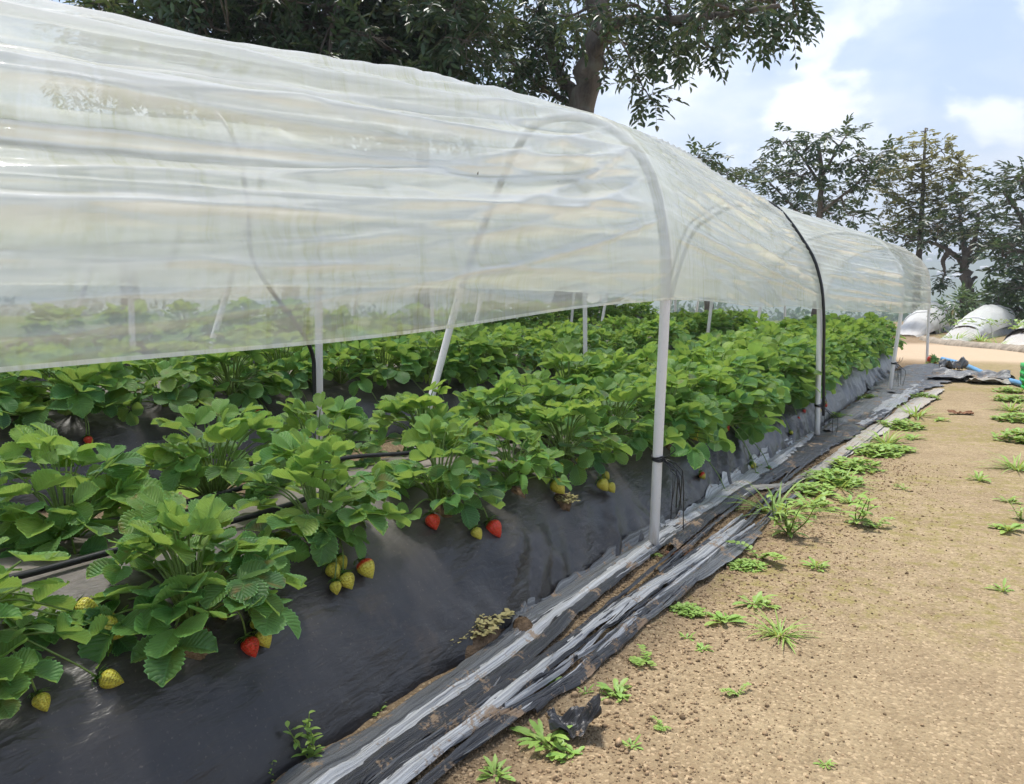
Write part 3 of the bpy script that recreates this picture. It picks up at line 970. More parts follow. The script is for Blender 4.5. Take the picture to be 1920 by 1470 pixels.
LF = grid_faces(17, 7)


def frame(d, n):
    d = d / np.linalg.norm(d)
    s = np.cross(d, n); s /= np.linalg.norm(s) + 1e-9
    n = np.cross(s, d)
    return np.stack([s, d, n], 1)


def plant_mesh(seed, nleaf, height, spread, L, upright=1.0, young=0.25):
    rg = np.random.default_rng(seed)
    fol, stm = MB(), MB()
    for k in range(nleaf):
        q = (k + 0.5) / nleaf
        az = k * 2.39996 + rg.normal() * 0.35
        r = spread * (0.14 + 0.86 * q ** 0.62) * rg.uniform(0.72, 1.14)
        h = height * (1.0 - 1.0 * q ** 1.5) * (rg.uniform(0.80, 1.12) if (k % 5) not in (2, 4) else rg.uniform(0.30, 0.80)) + 0.008
        o = np.array([math.cos(az), math.sin(az), 0.0])
        tip = o * r + np.array([0, 0, max(h, 0.012)])
        p0 = o * 0.012 * rg.uniform(0.5, 1.5)
        ctl = o * r * 0.42 + np.array([0, 0, h * 0.62 + 0.035])
        tt = np.linspace(0, 1, 8)[:, None]
        pet = (1 - tt) ** 2 * p0 + 2 * tt * (1 - tt) * ctl + tt ** 2 * tip
        stm.add(*tube(pet, np.linspace(0.0026, 0.0017, 8), 5, False), tint=(0.3, 0.5, 0))
        el = math.radians((50 - 92 * q) * upright + rg.normal() * 17)
        d = o * math.cos(el) + np.array([0, 0, math.sin(el)])
        d += rg.normal(size=3) * 0.14
        up = np.array([0, 0, 1.0]) - o * 0.25 + rg.normal(size=3) * 0.22
        Fm = frame(d, up)
        size = L * rg.uniform(0.72, 1.18) * (1.0 if q > 0.15 else 0.8)
        yv = np.clip(rg.beta(0.8, 4.2) * 0.9 + (0.26 if q < 0.2 else 0), 0, 0.95)
        gv = np.clip(rg.normal(0.42, 0.30), 0, 1)
        brown = 0.0
        if rg.random() < 0.09:
            brown = rg.uniform(0.3, 0.9)
        fold0 = rg.uniform(0.15, 0.62); bend0 = rg.uniform(-0.05, 0.42); cup0 = rg.uniform(0.0, 0.55)
        for j, ang in enumerate((0, 1, -1)):
            a = ang * math.radians(rg.uniform(62, 88))
            v, uv, edge = leaflet(size * (1.0 if j == 0 else 0.92), size * rg.uniform(0.80, 0.95), fold0 * rg.uniform(0.7, 1.3), bend0 + rg.normal() * 0.08, cup0, rgn=rg.random())
            ca, sa = math.cos(a), math.sin(a)
            # lateral leaflets are rotated about the leaf normal and lifted a little
            lift = rg.uniform(-0.05, 0.40) if j else rg.uniform(-0.15, 0.2)
            cl, sl = math.cos(lift), math.sin(lift)
            Rx = np.array([[1, 0, 0], [0, cl, -sl], [0, sl, cl]])
            Rz = np.array([[ca, sa, 0], [-sa, ca, 0], [0, 0, 1]])
            v = v @ Rx.T
            v[:, 1] += 0.004
            v = v @ Rz.T
            v = v @ Fm.T + tip
            t = np.tile([yv, gv, 0.0], (len(v), 1)) + rg.normal() * 0.04
            t[:, 2] = brown * np.clip(vn(uv[:, 0] * 3 + seed, uv[:, 1] * 3 + k, 3) * 2.2 - 1.0, 0, 1) + (0.10 * edge if rg.random() < 0.3 else 0)
            fol.add(v, LF, uv, np.clip(t, 0, 1))
    return fol, stm


PROTO = []
SPEC = [  # nleaf, height, spread, L
    (44, 0.165, 0.148, 0.059), (48, 0.175, 0.155, 0.058), (40, 0.145, 0.130, 0.050), (54, 0.190, 0.168, 0.058),
    (44, 0.175, 0.155, 0.061), (52, 0.170, 0.172, 0.056), (42, 0.168, 0.148, 0.064), (56, 0.200, 0.180, 0.058),
    (50, 0.160, 0.138, 0.047), (60, 0.165, 0.135, 0.055), (34, 0.150, 0.150, 0.060), (46, 0.215, 0.150, 0.060)]
for i, s in enumerate(SPEC):
    fol, stm = plant_mesh(100 + i, *s)
    root = bpy.data.objects.new('strawberry_plant', None)
    root.empty_display_size = 0.05
    fo = fol.build('foliage', M['leaf'], root)
    so = stm.build('stems', M['stem'], root)
    PROTO.append((root, fo, so))
used = [False] * len(PROTO)


def place_plant(variant, x, y, z, rz, scale, label, tilt=0.0):
    root, fo, so = PROTO[variant]
    if not used[variant]:
        used[variant] = True
        r = root; COL.objects.link(r)
    else:
        r = root.copy(); COL.objects.link(r)
        for c in (fo, so):
            d = c.copy(); COL.objects.link(d); d.parent = r
    r.location = (x, y, z); r.rotation_euler = (0, tilt, rz); r.scale = (scale,) * 3
    return tag(r, label, 'strawberry plant', 'strawberry plants growing in the mulched beds')


# fruit prototypes
def fruit_mesh(kind, seed):
    rg = np.random.default_rng(seed)
    nr, ns = 16, 22
    t = np.linspace(0, 1, nr)
    r = 0.5 * (np.sin(PI * np.clip(t, 0, 1) ** 0.72) ** 0.75) * (1.06 - 0.30 * t)
    r = r / r.max() * 0.43
    r[0] = 0.06; r[-1] = 0.012
    a = np.linspace(0, 2 * PI, ns, endpoint=False)
    A, T = np.meshgrid(a, t)
    Rr = r[:, None] * (1 + 0.05 * np.sin(2 * A + seed) + 0.03 * np.sin(3 * A + 2 * seed))
    v = np.stack([Rr * np.cos(A), Rr * np.sin(A), -T * 1.0], -1).reshape(-1, 3) * 0.04
    k = len(v)
    v = np.vstack([v, [[0, 0, 0]], [[0, 0, -0.0402]]])
    f = grid_faces(nr, ns, True)
    j = np.arange(ns); j2 = (j + 1) % ns
    f = np.vstack([f, np.stack([j, j2, np.full(ns, k), np.full(ns, k)], 1)[:, [1, 0, 2, 3]], np.stack([(nr - 1) * ns + j, (nr - 1) * ns + j2, np.full(ns, k + 1), np.full(ns, k + 1)], 1)])
    uv = np.stack([A / (2 * PI), T], -1).reshape(-1, 2); uv = np.vstack([uv, [[0, 0], [0, 1]]])
    ripe = {'green': 0 * T - 0.3, 'red': 0 * T + 1.2, 'half': 1.15 - 2.2 * T}[kind].reshape(-1)
    ripe = np.concatenate([ripe, ripe[:1], ripe[-1:]])
    m = MB().add(v, f, uv, np.stack([ripe, 0 * ripe, 0 * ripe], 1))
    c = MB()
    for q in range(11):
        az = q * 2 * PI / 11 + rg.normal() * 0.12
        L = 0.020 * rg.uniform(0.8, 1.25); w = 0.0042
        x = np.linspace(0, 1, 5)
        zz = 0.002 + 0.006 * np.sin(x * 2.0) * rg.uniform(-0.6, 1.4) - 0.007 * x ** 2
        ww = w * np.array([0.7, 1.0, 0.85, 0.5, 0.05])
        o = np.array([math.cos(az), math.sin(az), 0]); s = np.array([-math.sin(az), math.cos(az), 0])
        pts = []
        for xi, zi, wi in zip(x, zz, ww):
            p = o * L * xi + np.array([0, 0, zi])
            pts += [p - s * wi + [0, 0, 0.0008], p, p + s * wi + [0, 0, 0.0008]]
        c.add(np.array(pts), grid_faces(5, 3))
    c.add(*tube(np.array([[0, 0, 0.0], [0, 0, 0.006], [0.001, 0, 0.013]]), 0.0014, 5))
    return m, c


FRUIT = {}
for kind, sd in (('green', 1), ('red', 2), ('half', 3)):
    m, c = fruit_mesh(kind, sd)
    fo = m.build('strawberry', M['fruit']); co = c.build('calyx', M['calyx'], fo)
    COL.objects.unlink(fo); COL.objects.unlink(co)
    FRUIT[kind] = (fo, co)


def add_fruit(plant, kind, world_pos, size, tipdir, stalk_from=None, label=None):
    """fruit with its calyx and stalk, children of the plant. world_pos = middle of the fruit"""
    fo, co = FRUIT[kind]
    inv = (Matrix.Translation(plant.location) @ plant.rotation_euler.to_matrix().to_4x4() @ Matrix.Diagonal((*plant.scale, 1))).inverted()
    d = Vector([float(k) for k in tipdir]).normalized()
    q = (-d).to_track_quat('Z', 'Y') @ Matrix.Rotation(random.uniform(0, 6.28), 3, 'Z').to_quaternion()
    s = size / 0.04
    top = Vector([float(k) for k in world_pos]) - d * size * 0.5
    mw = Matrix.Translation(top) @ q.to_matrix().to_4x4() @ Matrix.Diagonal((s, s, s, 1))
    f = fo.copy(); COL.objects.link(f); f.parent = plant; f.matrix_local = inv @ mw
    if label:
        f['label'] = label
    c = co.copy(); COL.objects.link(c); c.parent = f
    # stalk
    if stalk_from is not None:
        p0 = np.array(stalk_from); p3 = np.array(top) - np.array(d) * 0.004 * s
        mid1 = p0 * 0.62 + p3 * 0.38 + np.array([0, 0, 0.045])
        mid2 = p0 * 0.22 + p3 * 0.78 + np.array([0.012, 0, 0.022])
        pts = cr([p0, mid1, mid2, p3], 14)
        loc = np.array([list(inv @ Vector(p)) for p in pts])
        MB().add(*tube(loc, 0.0016, 5)).build('fruit_stalk', M['stem'], plant)
    return f


ORD = ['first', 'second', 'third', 'fourth', 'fifth', 'sixth', 'seventh', 'eighth', 'ninth', 'tenth', 'eleventh', 'twelfth',
       'thirteenth', 'fourteenth', 'fifteenth', 'sixteenth', 'seventeenth', 'eighteenth', 'nineteenth', 'twentieth']
PLANTS = {}
HOOPY = {1: [2.05, 4.47, 6.8, 9.8], 2: [2.07, 4.38, 6.86, 9.85], 3: [2.15, 4.57, 6.86, 9.85]}
BEDNAME = {1: 'path-side bed', 2: 'second bed', 3: 'third bed'}


def section(k, y):
    return sum(1 for h in HOOPY[k] if y > h)


def line_of_plants(k, line, items, handmade):
    count = {}
    for n, (x, y, variant, scale, rz) in enumerate(items):
        sct = section(k, y)
        count[sct] = count.get(sct, 0) + 1
        if (n in handmade):
            label = handmade[n]
        else:
            where = ['before the first white pipe', 'past the first white pipe', 'past the second white pipe', 'past the third white pipe', 'past the end'][sct]
            label = 'leafy strawberry plant, %s of the %s, %s %s' % (line, BEDNAME[k], ORD[count[sct] - 1], where)
        z = float(bed_top(x, y, k)) - 0.004
        p = place_plant(variant, x, y, z, rz, scale, label)
        PLANTS[(k, line, n)] = p


rg = np.random.default_rng(3)
# path-side line of the near bed: first plants measured one by one
A_ = [(-1.08, 0.37, 8, 0.95, 0.3), (-1.04, 0.68, 9, 0.97, 4.6), (-1.12, 1.02, 1, 0.93, 4.1), (-1.10, 1.38, 2, 1.06, 1.2), (-1.08, 1.68, 2, 0.94, 3.0),
      (-1.11, 2.02, 0, 1.04, 5.0), (-1.11, 2.37, 3, 1.0, 0.4)]
y = 2.68
while y < 9.1:
    A_.append((-1.09 + rg.normal() * 0.025, y, int(rg.choice([1, 3, 5, 7, 4, 0, 10, 11])), (1.08 + 0.14 * min(1.6, (y - 2.6))) * rg.uniform(0.93, 1.1), rg.uniform(0, 6.28)))
    y += rg.uniform(0.24, 0.31)
line_of_plants(1, 'path-side line', A_, {
    0: 'strawberry plant with large yellow-green berries lying on black film, beside the bottom corner',
    1: 'strawberry plant with big upright yellow-green leaves and soil at its foot',
    2: 'bushy strawberry plant dangling four unripe berries and one blushing berry',
    3: 'small strawberry plant with two red berries and two green berries hanging below',
    4: 'small strawberry plant with one green berry beside a mossy clump',
    5: 'strawberry plant trailing three green berries just before the tall white pipe',
    6: 'strawberry plant growing directly behind the tall white pipe'})
B_ = [(-1.50, 0.37, 5, 0.85, 1.0), (-1.43, 0.69, 4, 0.98, 3.3), (-1.53, 1.07, 3, 1.0, 0.9), (-1.58, 1.44, 1, 1.02, 2.2), (-1.48, 1.79, 0, 1.02, 4.4), (-1.45, 2.16, 4, 0.98, 5.6), (-1.52, 2.52, 5, 1.02, 1.6)]
y = 2.83
while y < 9.2:
    B_.append((-1.53 + rg.normal() * 0.025, y, int(rg.choice([1, 3, 5, 7, 4, 6, 10, 11])), (1.10 + 0.15 * min(1.6, (y - 2.6))) * rg.uniform(0.93, 1.1), rg.uniform(0, 6.28)))
    y += rg.uniform(0.25, 0.32)
line_of_plants(1, 'inner line', B_, {
    0: 'half-hidden strawberry plant at the picture edge behind the corner plant',
    1: 'broad strawberry plant behind the corner plant, with a withered flower among its leaves',
    2: 'tall dark-leaved strawberry plant behind the upright yellow-green one',
    3: 'leafy strawberry plant below the white pipe of the second tunnel'})
for line, xo, dens in (('front line', -2.50, 0.30), ('rear line', -2.98, 0.34)):
    it = []
    y = 0.35 if line == 'front line' else 0.55
    while y < 9.6:
        it.append((xo + rg.normal() * 0.03, y, int(rg.choice([0, 1, 3, 5, 7, 6, 10, 11])), rg.uniform(0.98, 1.16), rg.uniform(0, 6.28)))
        y += rg.uniform(dens - 0.04, dens + 0.04)
    line_of_plants(2, line, it, {})
it = []
y = 1.9
while y < 9.6:
    it.append((-3.95 + rg.normal() * 0.03, y, int(rg.choice([0, 1, 3, 5, 7])), rg.uniform(1.0, 1.2), rg.uniform(0, 6.28)))
    y += rg.uniform(0.36, 0.42)
line_of_plants(3, 'front line', it, {})

# measured fruit: plant index, pixel, length in pixels, kind, tip direction in the picture (dx, dy), how far off the film
FR = [(0, 203, 1197, 56, 'green', (1, 0.15)), (0, 162, 1152, 42, 'green', (0.8, -.2)), (0, 198, 1167, 36, 'green', (.6, -.4)), (0, 205, 1284, 44, 'green', (1, -.1)),
      (0, 76, 1326, 38, 'green', (.3, 1)), (0, 52, 1207, 30, 'green', (.2, 1)),
      (1, 490, 1206, 38, 'green', (.2, 1)), (1, 465, 1222, 40, 'red', (.1, 1)), (1, 416, 1158, 26, 'green', (.1, 1)), (1, 487, 1081, 22, 'green', (1, .3)), (1, 478, 1177, 26, 'green', (.3, .6)),
      (2, 622, 1080, 34, 'green', (.15, 1)), (2, 647, 1098, 34, 'green', (.1, 1)), (2, 626, 1109, 26, 'green', (-.2, 1)), (2, 638, 1062, 28, 'green', (.1, 1)), (2, 682, 1077, 40, 'half', (.15, 1)),
      (3, 808, 988, 32, 'red', (-.1, 1)), (3, 921, 1001, 36, 'red', (.2, 1)), (3, 890, 1008, 27, 'green', (.1, 1)), (3, 880, 984, 28, 'green', (-.1, 1)),
      (4, 1041, 922, 33, 'green', (.3, 1)), (4, 1050, 882, 20, 'green', (.5, .5)), (4, 955, 907, 16, 'green', (-.4, 1)), (4, 1088, 874, 30, 'green', (-1, .1)),
      (5, 1126, 916, 26, 'green', (.1, 1)), (5, 1141, 920, 22, 'green', (.2, 1)), (5, 1133, 897, 18, 'green', (.1, 1)), (5, 1181, 841, 16, 'green', (.6, 1)), (5, 1016, 872, 14, 'red', (.1, 1)),
      (6, 1298, 824, 22, 'green', (.1, 1)), (6, 1331, 775, 18, 'green', (.1, 1)), (6, 1306, 817, 14, 'green', (.1, 1)), (6, 1358, 805, 17, 'red', (.1, 1))]
for pi, px, py, ln, kind, td in FR:
    pl = PLANTS[(1, 'path-side line', pi)]
    hit = bed_hit(px, py)
    dist = float(np.dot(hit - CP, F))
    size = ln * dist / FPX
    n = surf_normal(hit[0], hit[1], 1)
    toward = (CP - hit) / np.linalg.norm(CP - hit)
    pos = hit + n * size * 0.36 + toward * 0.004
    dirw = R * td[0] - U * td[1]
    dirw = dirw - n * (dirw @ n) * 0.8
    base = np.array(pl.location) + np.array([random.uniform(-.02, .03), random.uniform(-.03, .03), 0.05])
    lab = {'red': 'ripe red strawberry', 'half': 'strawberry blushing orange at the top', 'green': None}[kind]
    add_fruit(pl, kind, pos, size, dirw, base, lab)
# scattered fruit on the plants further along (hanging on the slope of each bed) and on the second bed
rg = np.random.default_rng(9)
for (k, line, n), pl in PLANTS.items():
    if (k, line) == (1, 'path-side line') and 7 <= n <= 16:
        cnt = int(rg.integers(1, 4))
    elif (k, line) == (2, 'front line') and n <= 14:
        cnt = int(rg.integers(1, 4))
    elif (k, line) == (1, 'inner line') and 3 <= n <= 6:
        cnt = 1
    else:
        cnt = 0
    for _ in range(cnt):
        x0 = pl.location.x + (rg.uniform(0.10, 0.22) if line != 'inner line' else rg.uniform(0.08, 0.14))
        y0 = pl.location.y + rg.uniform(-0.13, 0.13)
        nn = surf_normal(x0, y0, k)
        sz = rg.uniform(0.022, 0.036)
        pos = np.array([x0, y0, float(bed_top(x0, y0, k))]) + nn * sz * 0.4
        add_fruit(pl, str(rg.choice(['green', 'green', 'red', 'half'])), pos, sz, (nn[0] * 0.5, rg.normal() * 0.3, -0.8), np.array(pl.location) + [0.02, 0, 0.05])

# drip hoses on the bed tops, soil in the planting holes
for xo, ph, lab in ((-1.24, 0.3, 'thin black drip hose winding between the two lines of plants, path side'), (-1.42, 2.0, 'thin black drip hose along the inner line of plants')):
    ys = np.linspace(-0.8, 9.2, 240)
    xs = xo + 0.03 * np.sin(ys * 3.1 + ph) + 0.02 * np.sin(ys * 7.3 + ph)
    zs = bed_top(xs, ys, 1) + 0.014 + 0.022 * np.clip(np.sin(ys * 4.3 + ph), 0, 1) ** 3
    o = MB().add(*tube(np.stack([xs, ys, zs], 1), 0.0062, 7)).build('drip_hose', M['black'])
    tag(o, lab, 'hose')


def clod(name, r, h, seed, parent=None, material='soil', n=14):
    a = np.linspace(0, 2 * PI, 26, endpoint=False); rr = np.linspace(0, 1, n)
    Rr, A = np.meshgrid(rr, a, indexing='ij')
    e = 1 + 0.35 * fbm(np.cos(A) * 2 + seed, np.sin(A) * 2, 3, seed)
    X = Rr * r * e * np.cos(A); Y = Rr * r * e * np.sin(A)
    Z = h * (1 - Rr ** 2) + (0.55 * h + 0.004) * fbm(X * 90, Y * 90, 4, seed) * (1 - Rr ** 6) - 0.012 * Rr ** 4
    return mk(name, np.stack([X, Y, Z], -1).reshape(-1, 3), grid_faces(n, 26, True), M[material], parent)


for i, (x, y, *_r) in enumerate(A_[:10]):
    o = clod('soil_hole', 0.028 if i != 1 else 0.045, 0.008 if i != 1 else 0.020, i + 3, bed1)
    xx = x + 0.03; yy = y - 0.02
    o.location = (xx - BEDS[1], yy, float(bed_top(xx, yy, 1)) + 0.002)
    o.rotation_euler = (0, math.atan2(surf_normal(xx, yy, 1)[0], surf_normal(xx, yy, 1)[2]), 0)

# ------------------------------------------------------------------ old plastic strips along the foot of the bed
def ribbon(name, pix, width, material, label, lift=0.006, seed=1, folds=2.0, cat='plastic strip', rough=1.0):
    p = np.array([onz(a, b, 0.0 if b > 800 else 0.02 + 0.09 * (800 - b) / 110) for a, b in pix])
    hw = np.interp(np.linspace(0, 1, len(p)), np.linspace(0, 1, len(width)), width) * 0.5
    p[:, 0] = np.maximum(p[:, 0], -0.875 + hw)
    L = np.sum(np.linalg.norm(np.diff(p, axis=0), axis=1))
    n = int(np.clip(L / 0.012, 40, 420)); m = 13
    c = cr(p, n)
    t = np.gradient(c, axis=0); t[:, 2] = 0; t /= np.linalg.norm(t, axis=1)[:, None]
    s = np.stack([t[:, 1], -t[:, 0], 0 * t[:, 0]], 1)
    u = np.linspace(-1, 1, m)
    ln = np.linspace(0, L, n)
    w = np.interp(np.linspace(0, 1, n), np.linspace(0, 1, len(width)), width) * (1 + 0.45 * fbm(ln * 5, np.full(n, seed * 3.1), 3, seed))
    Uu, Ln = np.meshgrid(u, ln)
    off = Uu * w[:, None] * 0.5 + 0.25 * w[:, None] * fbm(Ln * 3, np.full(Ln.shape, seed * 1.7), 3, seed + 1) + 0.18 * w[:, None] * fbm(Ln * 14, Uu * 2 + seed, 2, seed + 2) * (np.abs(Uu) > 0.9)
    X = c[:, 0][:, None] + s[:, 0][:, None] * off
    Y = c[:, 1][:, None] + s[:, 1][:, None] * off
    gzv = ground_z(X, Y)
    bt = np.where(np.abs(X - BEDS[1]) < BED_W, bed_top(X, Y, 1), -1.0)
    Z = np.maximum(np.maximum(gz(X, Y) + 0.002, gzv), bt) + lift * (1 - 0.6 * np.abs(Uu)) + 0.004 + rough * (0.007 * fbm(Uu * folds * 2.2 + seed, Ln * 1.3, 2, seed + 3) + 0.008 * np.abs(fbm(Uu * folds * 4 + seed, Ln * 2.6, 2, seed + 5)) + 0.006 * fbm(Uu * 3, Ln * 26, 3, seed + 4))
    uv = np.stack([Ln + seed * 3.3, Uu * w.mean() + seed], -1).reshape(-1, 2)
    o = mk(name, np.stack([X, Y, Z], -1).reshape(-1, 3), grid_faces(n, m), material, uv=uv)
    return tag(o, label, cat, 'torn plastic strips lying along the foot of the bed')


ribbon('plastic_strip', [(520, 1530), (615, 1462), (790, 1340), (950, 1218), (990, 1160)], [.08, .07, .065, .05], M['strip_grey'],
       'dark grey folded plastic strip running along the bed foot from the bottom edge', .016, 1)
ribbon('plastic_strip', [(975, 1178), (1030, 1128), (1110, 1060), (1168, 1012), (1215, 988)], [.05, .07, .07, .05], M['strip_grey'],
       'dark grey bundled strip between the mossy clump and the tall white pipe', .018, 2, 3)
ribbon('plastic_strip', [(560, 1530), (648, 1464), (800, 1352), (952, 1243), (1075, 1142), (1205, 1040), (1260, 1000)], [.040, .042, .04, .045, .04], M['strip_white'],
       'long silver plastic strip, brightest one, running from the bottom edge to the pipe', .020, 3)
ribbon('plastic_strip', [(610, 1530), (686, 1462), (830, 1352), (988, 1238), (1085, 1148), (1180, 1072)], [.035, .04, .045, .04, .03], M['strip_black'],
       'glossy black strip just outside the long silver strip', .016, 4)
ribbon('plastic_strip', [(660, 1530), (735, 1462), (871, 1352), (1010, 1252), (1143, 1158), (1235, 1092), (1330, 1022)], [.028, .03, .035, .025, .03], M['strip_black'],
       'thin black strip half covered by soil, middle of the bundle', .012, 5)
ribbon('plastic_strip', [(690, 1530), (765, 1462), (930, 1334), (1040, 1244), (1090, 1205)], [.030, .035, .032, .02], M['strip_white'],
       'silver strip at the outer side of the bundle, near the bottom edge', .016, 6)
ribbon('plastic_strip', [(1068, 1220), (1130, 1170), (1205, 1118), (1300, 1058), (1395, 985)], [.02, .04, .045, .05, .02], M['strip_white'],
       'frayed silver strip lying on soil beside the tall white pipe', .014, 7, 3)
ribbon('plastic_strip', [(740, 1530), (800, 1478), (930, 1370), (1035, 1308), (1100, 1255), (1174, 1180), (1265, 1120)], [.022, .024, .022, .02, .028], M['strip_black'],
       'outermost narrow black strip trailing over bare soil', .012, 8)
ribbon('plastic_strip', [(1235, 1130), (1300, 1092), (1360, 1048), (1425, 1005)], [.03, .05, .05, .02], M['strip_grey'],
       'short grey torn strip ending at the grass clump', .012, 9)
ribbon('plastic_strip', [(1003, 1345), (1060, 1298), (1143, 1238), (1222, 1166)], [.008, .009, .009, .006], M['strip_black'],
       'string-thin black strip pointing at the torn black scrap', .008, 10)
ribbon('plastic_strip', [(1240, 1000), (1310, 952), (1390, 902), (1460, 858), (1520, 818)], [.05, .11, .12, .10, .05], M['strip_white'],
       'fan of silver folded plastic at the bed foot behind the tall white pipe', .020, 11, 4)
ribbon('plastic_strip', [(1255, 1035), (1330, 975), (1400, 925), (1470, 882)], [.04, .05, .05, .03], M['strip_black'],
       'black twisted strip below the silver fan', .022, 12)
ribbon('plastic_strip', [(1425, 905), (1500, 858), (1580, 810), (1660, 770)], [.08, .18, .20, .10], M['strip_black'],
       'wide crumpled black sheet lying around the foot of the second white pipe', .016, 13, 4, 'plastic sheet', 1.6)
ribbon('plastic_strip', [(1388, 932), (1420, 922), (1470, 920)], [.03, .06, .03], M['strip_beige'],
       'small pinkish torn scrap of film above the grass clump', .020, 14, 2, 'plastic scrap')
ribbon('plastic_strip', [(1455, 930), (1500, 902), (1560, 868), (1625, 822), (1680, 785)], [.03, .05, .08, .12, .09], M['strip_beige'],
       'flat beige weathered strip at the outer edge near the second white pipe', .010, 15)
ribbon('plastic_strip', [(1660, 800), (1705, 765), (1740, 742), (1760, 730)], [.08, .12, .12, .08], M['strip_beige'],
       'beige torn flap beyond the flat beige strip', .014, 16)
ribbon('plastic_strip', [(1545, 815), (1600, 775), (1650, 742), (1690, 712)], [.10, .18, .20, .16], M['strip_grey'],
       'grey crumpled sheet between the second and third white pipes', .02, 17, 4, 'plastic sheet', 1.6)
ribbon('plastic_strip', [(1610, 800), (1660, 765), (1700, 735), (1735, 712)], [.06, .12, .14, .10], M['strip_white'],
       'pale crinkled strip outside the third white pipe', .015, 18, 3, 'plastic strip', 1.6)
ribbon('plastic_strip', [(1668, 738), (1700, 716), (1728, 700), (1745, 690)], [.3, .5, .5, .4], M['strip_grey'],
       'broad rumpled grey sheet at the far foot of the bed', .02, 19, 5, 'plastic sheet', 2.2)


def strand_set():
    rg = np.random.default_rng(55)
    inner = [(540, 1530), (640, 1458), (870, 1290), (1010, 1172), (1200, 1020), (1330, 920), (1460, 838), (1560, 778)]
    outer = [(800, 1530), (830, 1480), (985, 1365), (1110, 1275), (1270, 1140), (1430, 1005), (1560, 878), (1690, 775)]
    for k in range(34):
        a = rg.uniform(0.02, 0.98)
        i0 = int(rg.integers(0, 5)); i1 = min(7, i0 + int(rg.integers(2, 4)))
        pts = []
        for i in range(i0, i1 + 1):
            f = np.clip(a + rg.normal() * 0.07, 0, 1)
            pts.append((inner[i][0] * (1 - f) + outer[i][0] * f, inner[i][1] * (1 - f) + outer[i][1] * f))
        c = ['black', 'grey', 'white'][int(rg.integers(0, 3))]
        w = rg.uniform(.005, .017)
        ribbon('plastic_strand', pts, [w * .4, w, w, w * .5], M['strip_' + c], 'thin torn %s strand of film tangled among the long strips by the bed' % {'black': 'black', 'grey': 'grey', 'white': 'silver'}[c],
               .010, 100 + k, 1.0, 'plastic strand', 1.3)


strand_set()


def crumple(name, at, sx, sy, rz, amp, material, label, seed, curl=0.0, cat='plastic scrap', n=26):
    u = np.linspace(-0.5, 0.5, n)
    Uu, V = np.meshgrid(u, u)
    ragged = 1 + 0.5 * fbm(np.arctan2(V, Uu) * 2, Uu * 0 + seed, 3, seed)
    X = Uu * sx * ragged; Y = V * sy * ragged
    fold = np.abs(fbm(Uu * 2.2 + seed, V * 2.6, 3, seed)) * 2.4
    Z = amp * (fold + 0.4 * fbm(Uu * 9, V * 9, 2, seed + 1)) + curl * np.clip(Uu + 0.1, 0, 1) ** 1.5
    Z = Z - Z.min() + 0.003
    o = mk(name, np.stack([X, Y, Z], -1).reshape(-1, 3), grid_faces(n, n), material, smooth=True, uv=np.stack([X, Y], -1).reshape(-1, 2))
    x, y, _ = at
    o.location = (x, y, float(ground_z(np.array(x), np.array(y))))
    o.rotation_euler = (0, 0, rz)
    return tag(o, label, cat)


crumple('plastic_scrap', onz(1080, 1375), 0.085, 0.06, 0.5, 0.035, M['strip_black'], 'torn black plastic scrap standing up from the soil beside leafy weed', 3, 0.10)
crumple('plastic_scrap', onz(1043, 1352), 0.045, 0.016, -0.5, 0.012, M['strip_black'], 'small curled black scrap lying against the torn black plastic', 5)
crumple('plastic_sheet', onz(1815, 708, .12), 0.62, 0.45, 0.1, 0.10, M['strip_grey'], 'crumpled grey plastic sheet lying near the blue hose', 8, 0, 'plastic sheet', 34)
crumple('plastic_sheet', onz(1785, 694, .12), 0.24, 0.2, 0.3, 0.16, M['strip_grey'], 'dark torn sheet poking up from the grey crumpled pile', 12, 0, 'plastic sheet')
crumple('plastic_sheet', onz(1850, 712, .12), 0.34, 0.22, 0.2, 0.06, M['strip_beige'], 'pale beige flap on the far side of the grey crumpled pile', 14, 0, 'plastic sheet')
crumple('dead_leaf', onz(1800, 773, .05), 0.14, 0.06, 0.2, 0.03, M['dry'], 'dark dry leaf lying alone on the sandy path', 15, 0, 'leaf')
crumple('dead_leaf', onz(1285, 1042), 0.10, 0.055, 0.7, 0.022, M['dry'], 'brown decayed leaves beside the foot of the tall white pipe', 16, 0, 'leaf')
crumple('dead_leaf', onz(1195, 1120), 0.05, 0.03, 0.9, 0.014, M['dry'], 'pale brown crumbled leaf on the strips before the pipe foot', 17, 0, 'leaf')

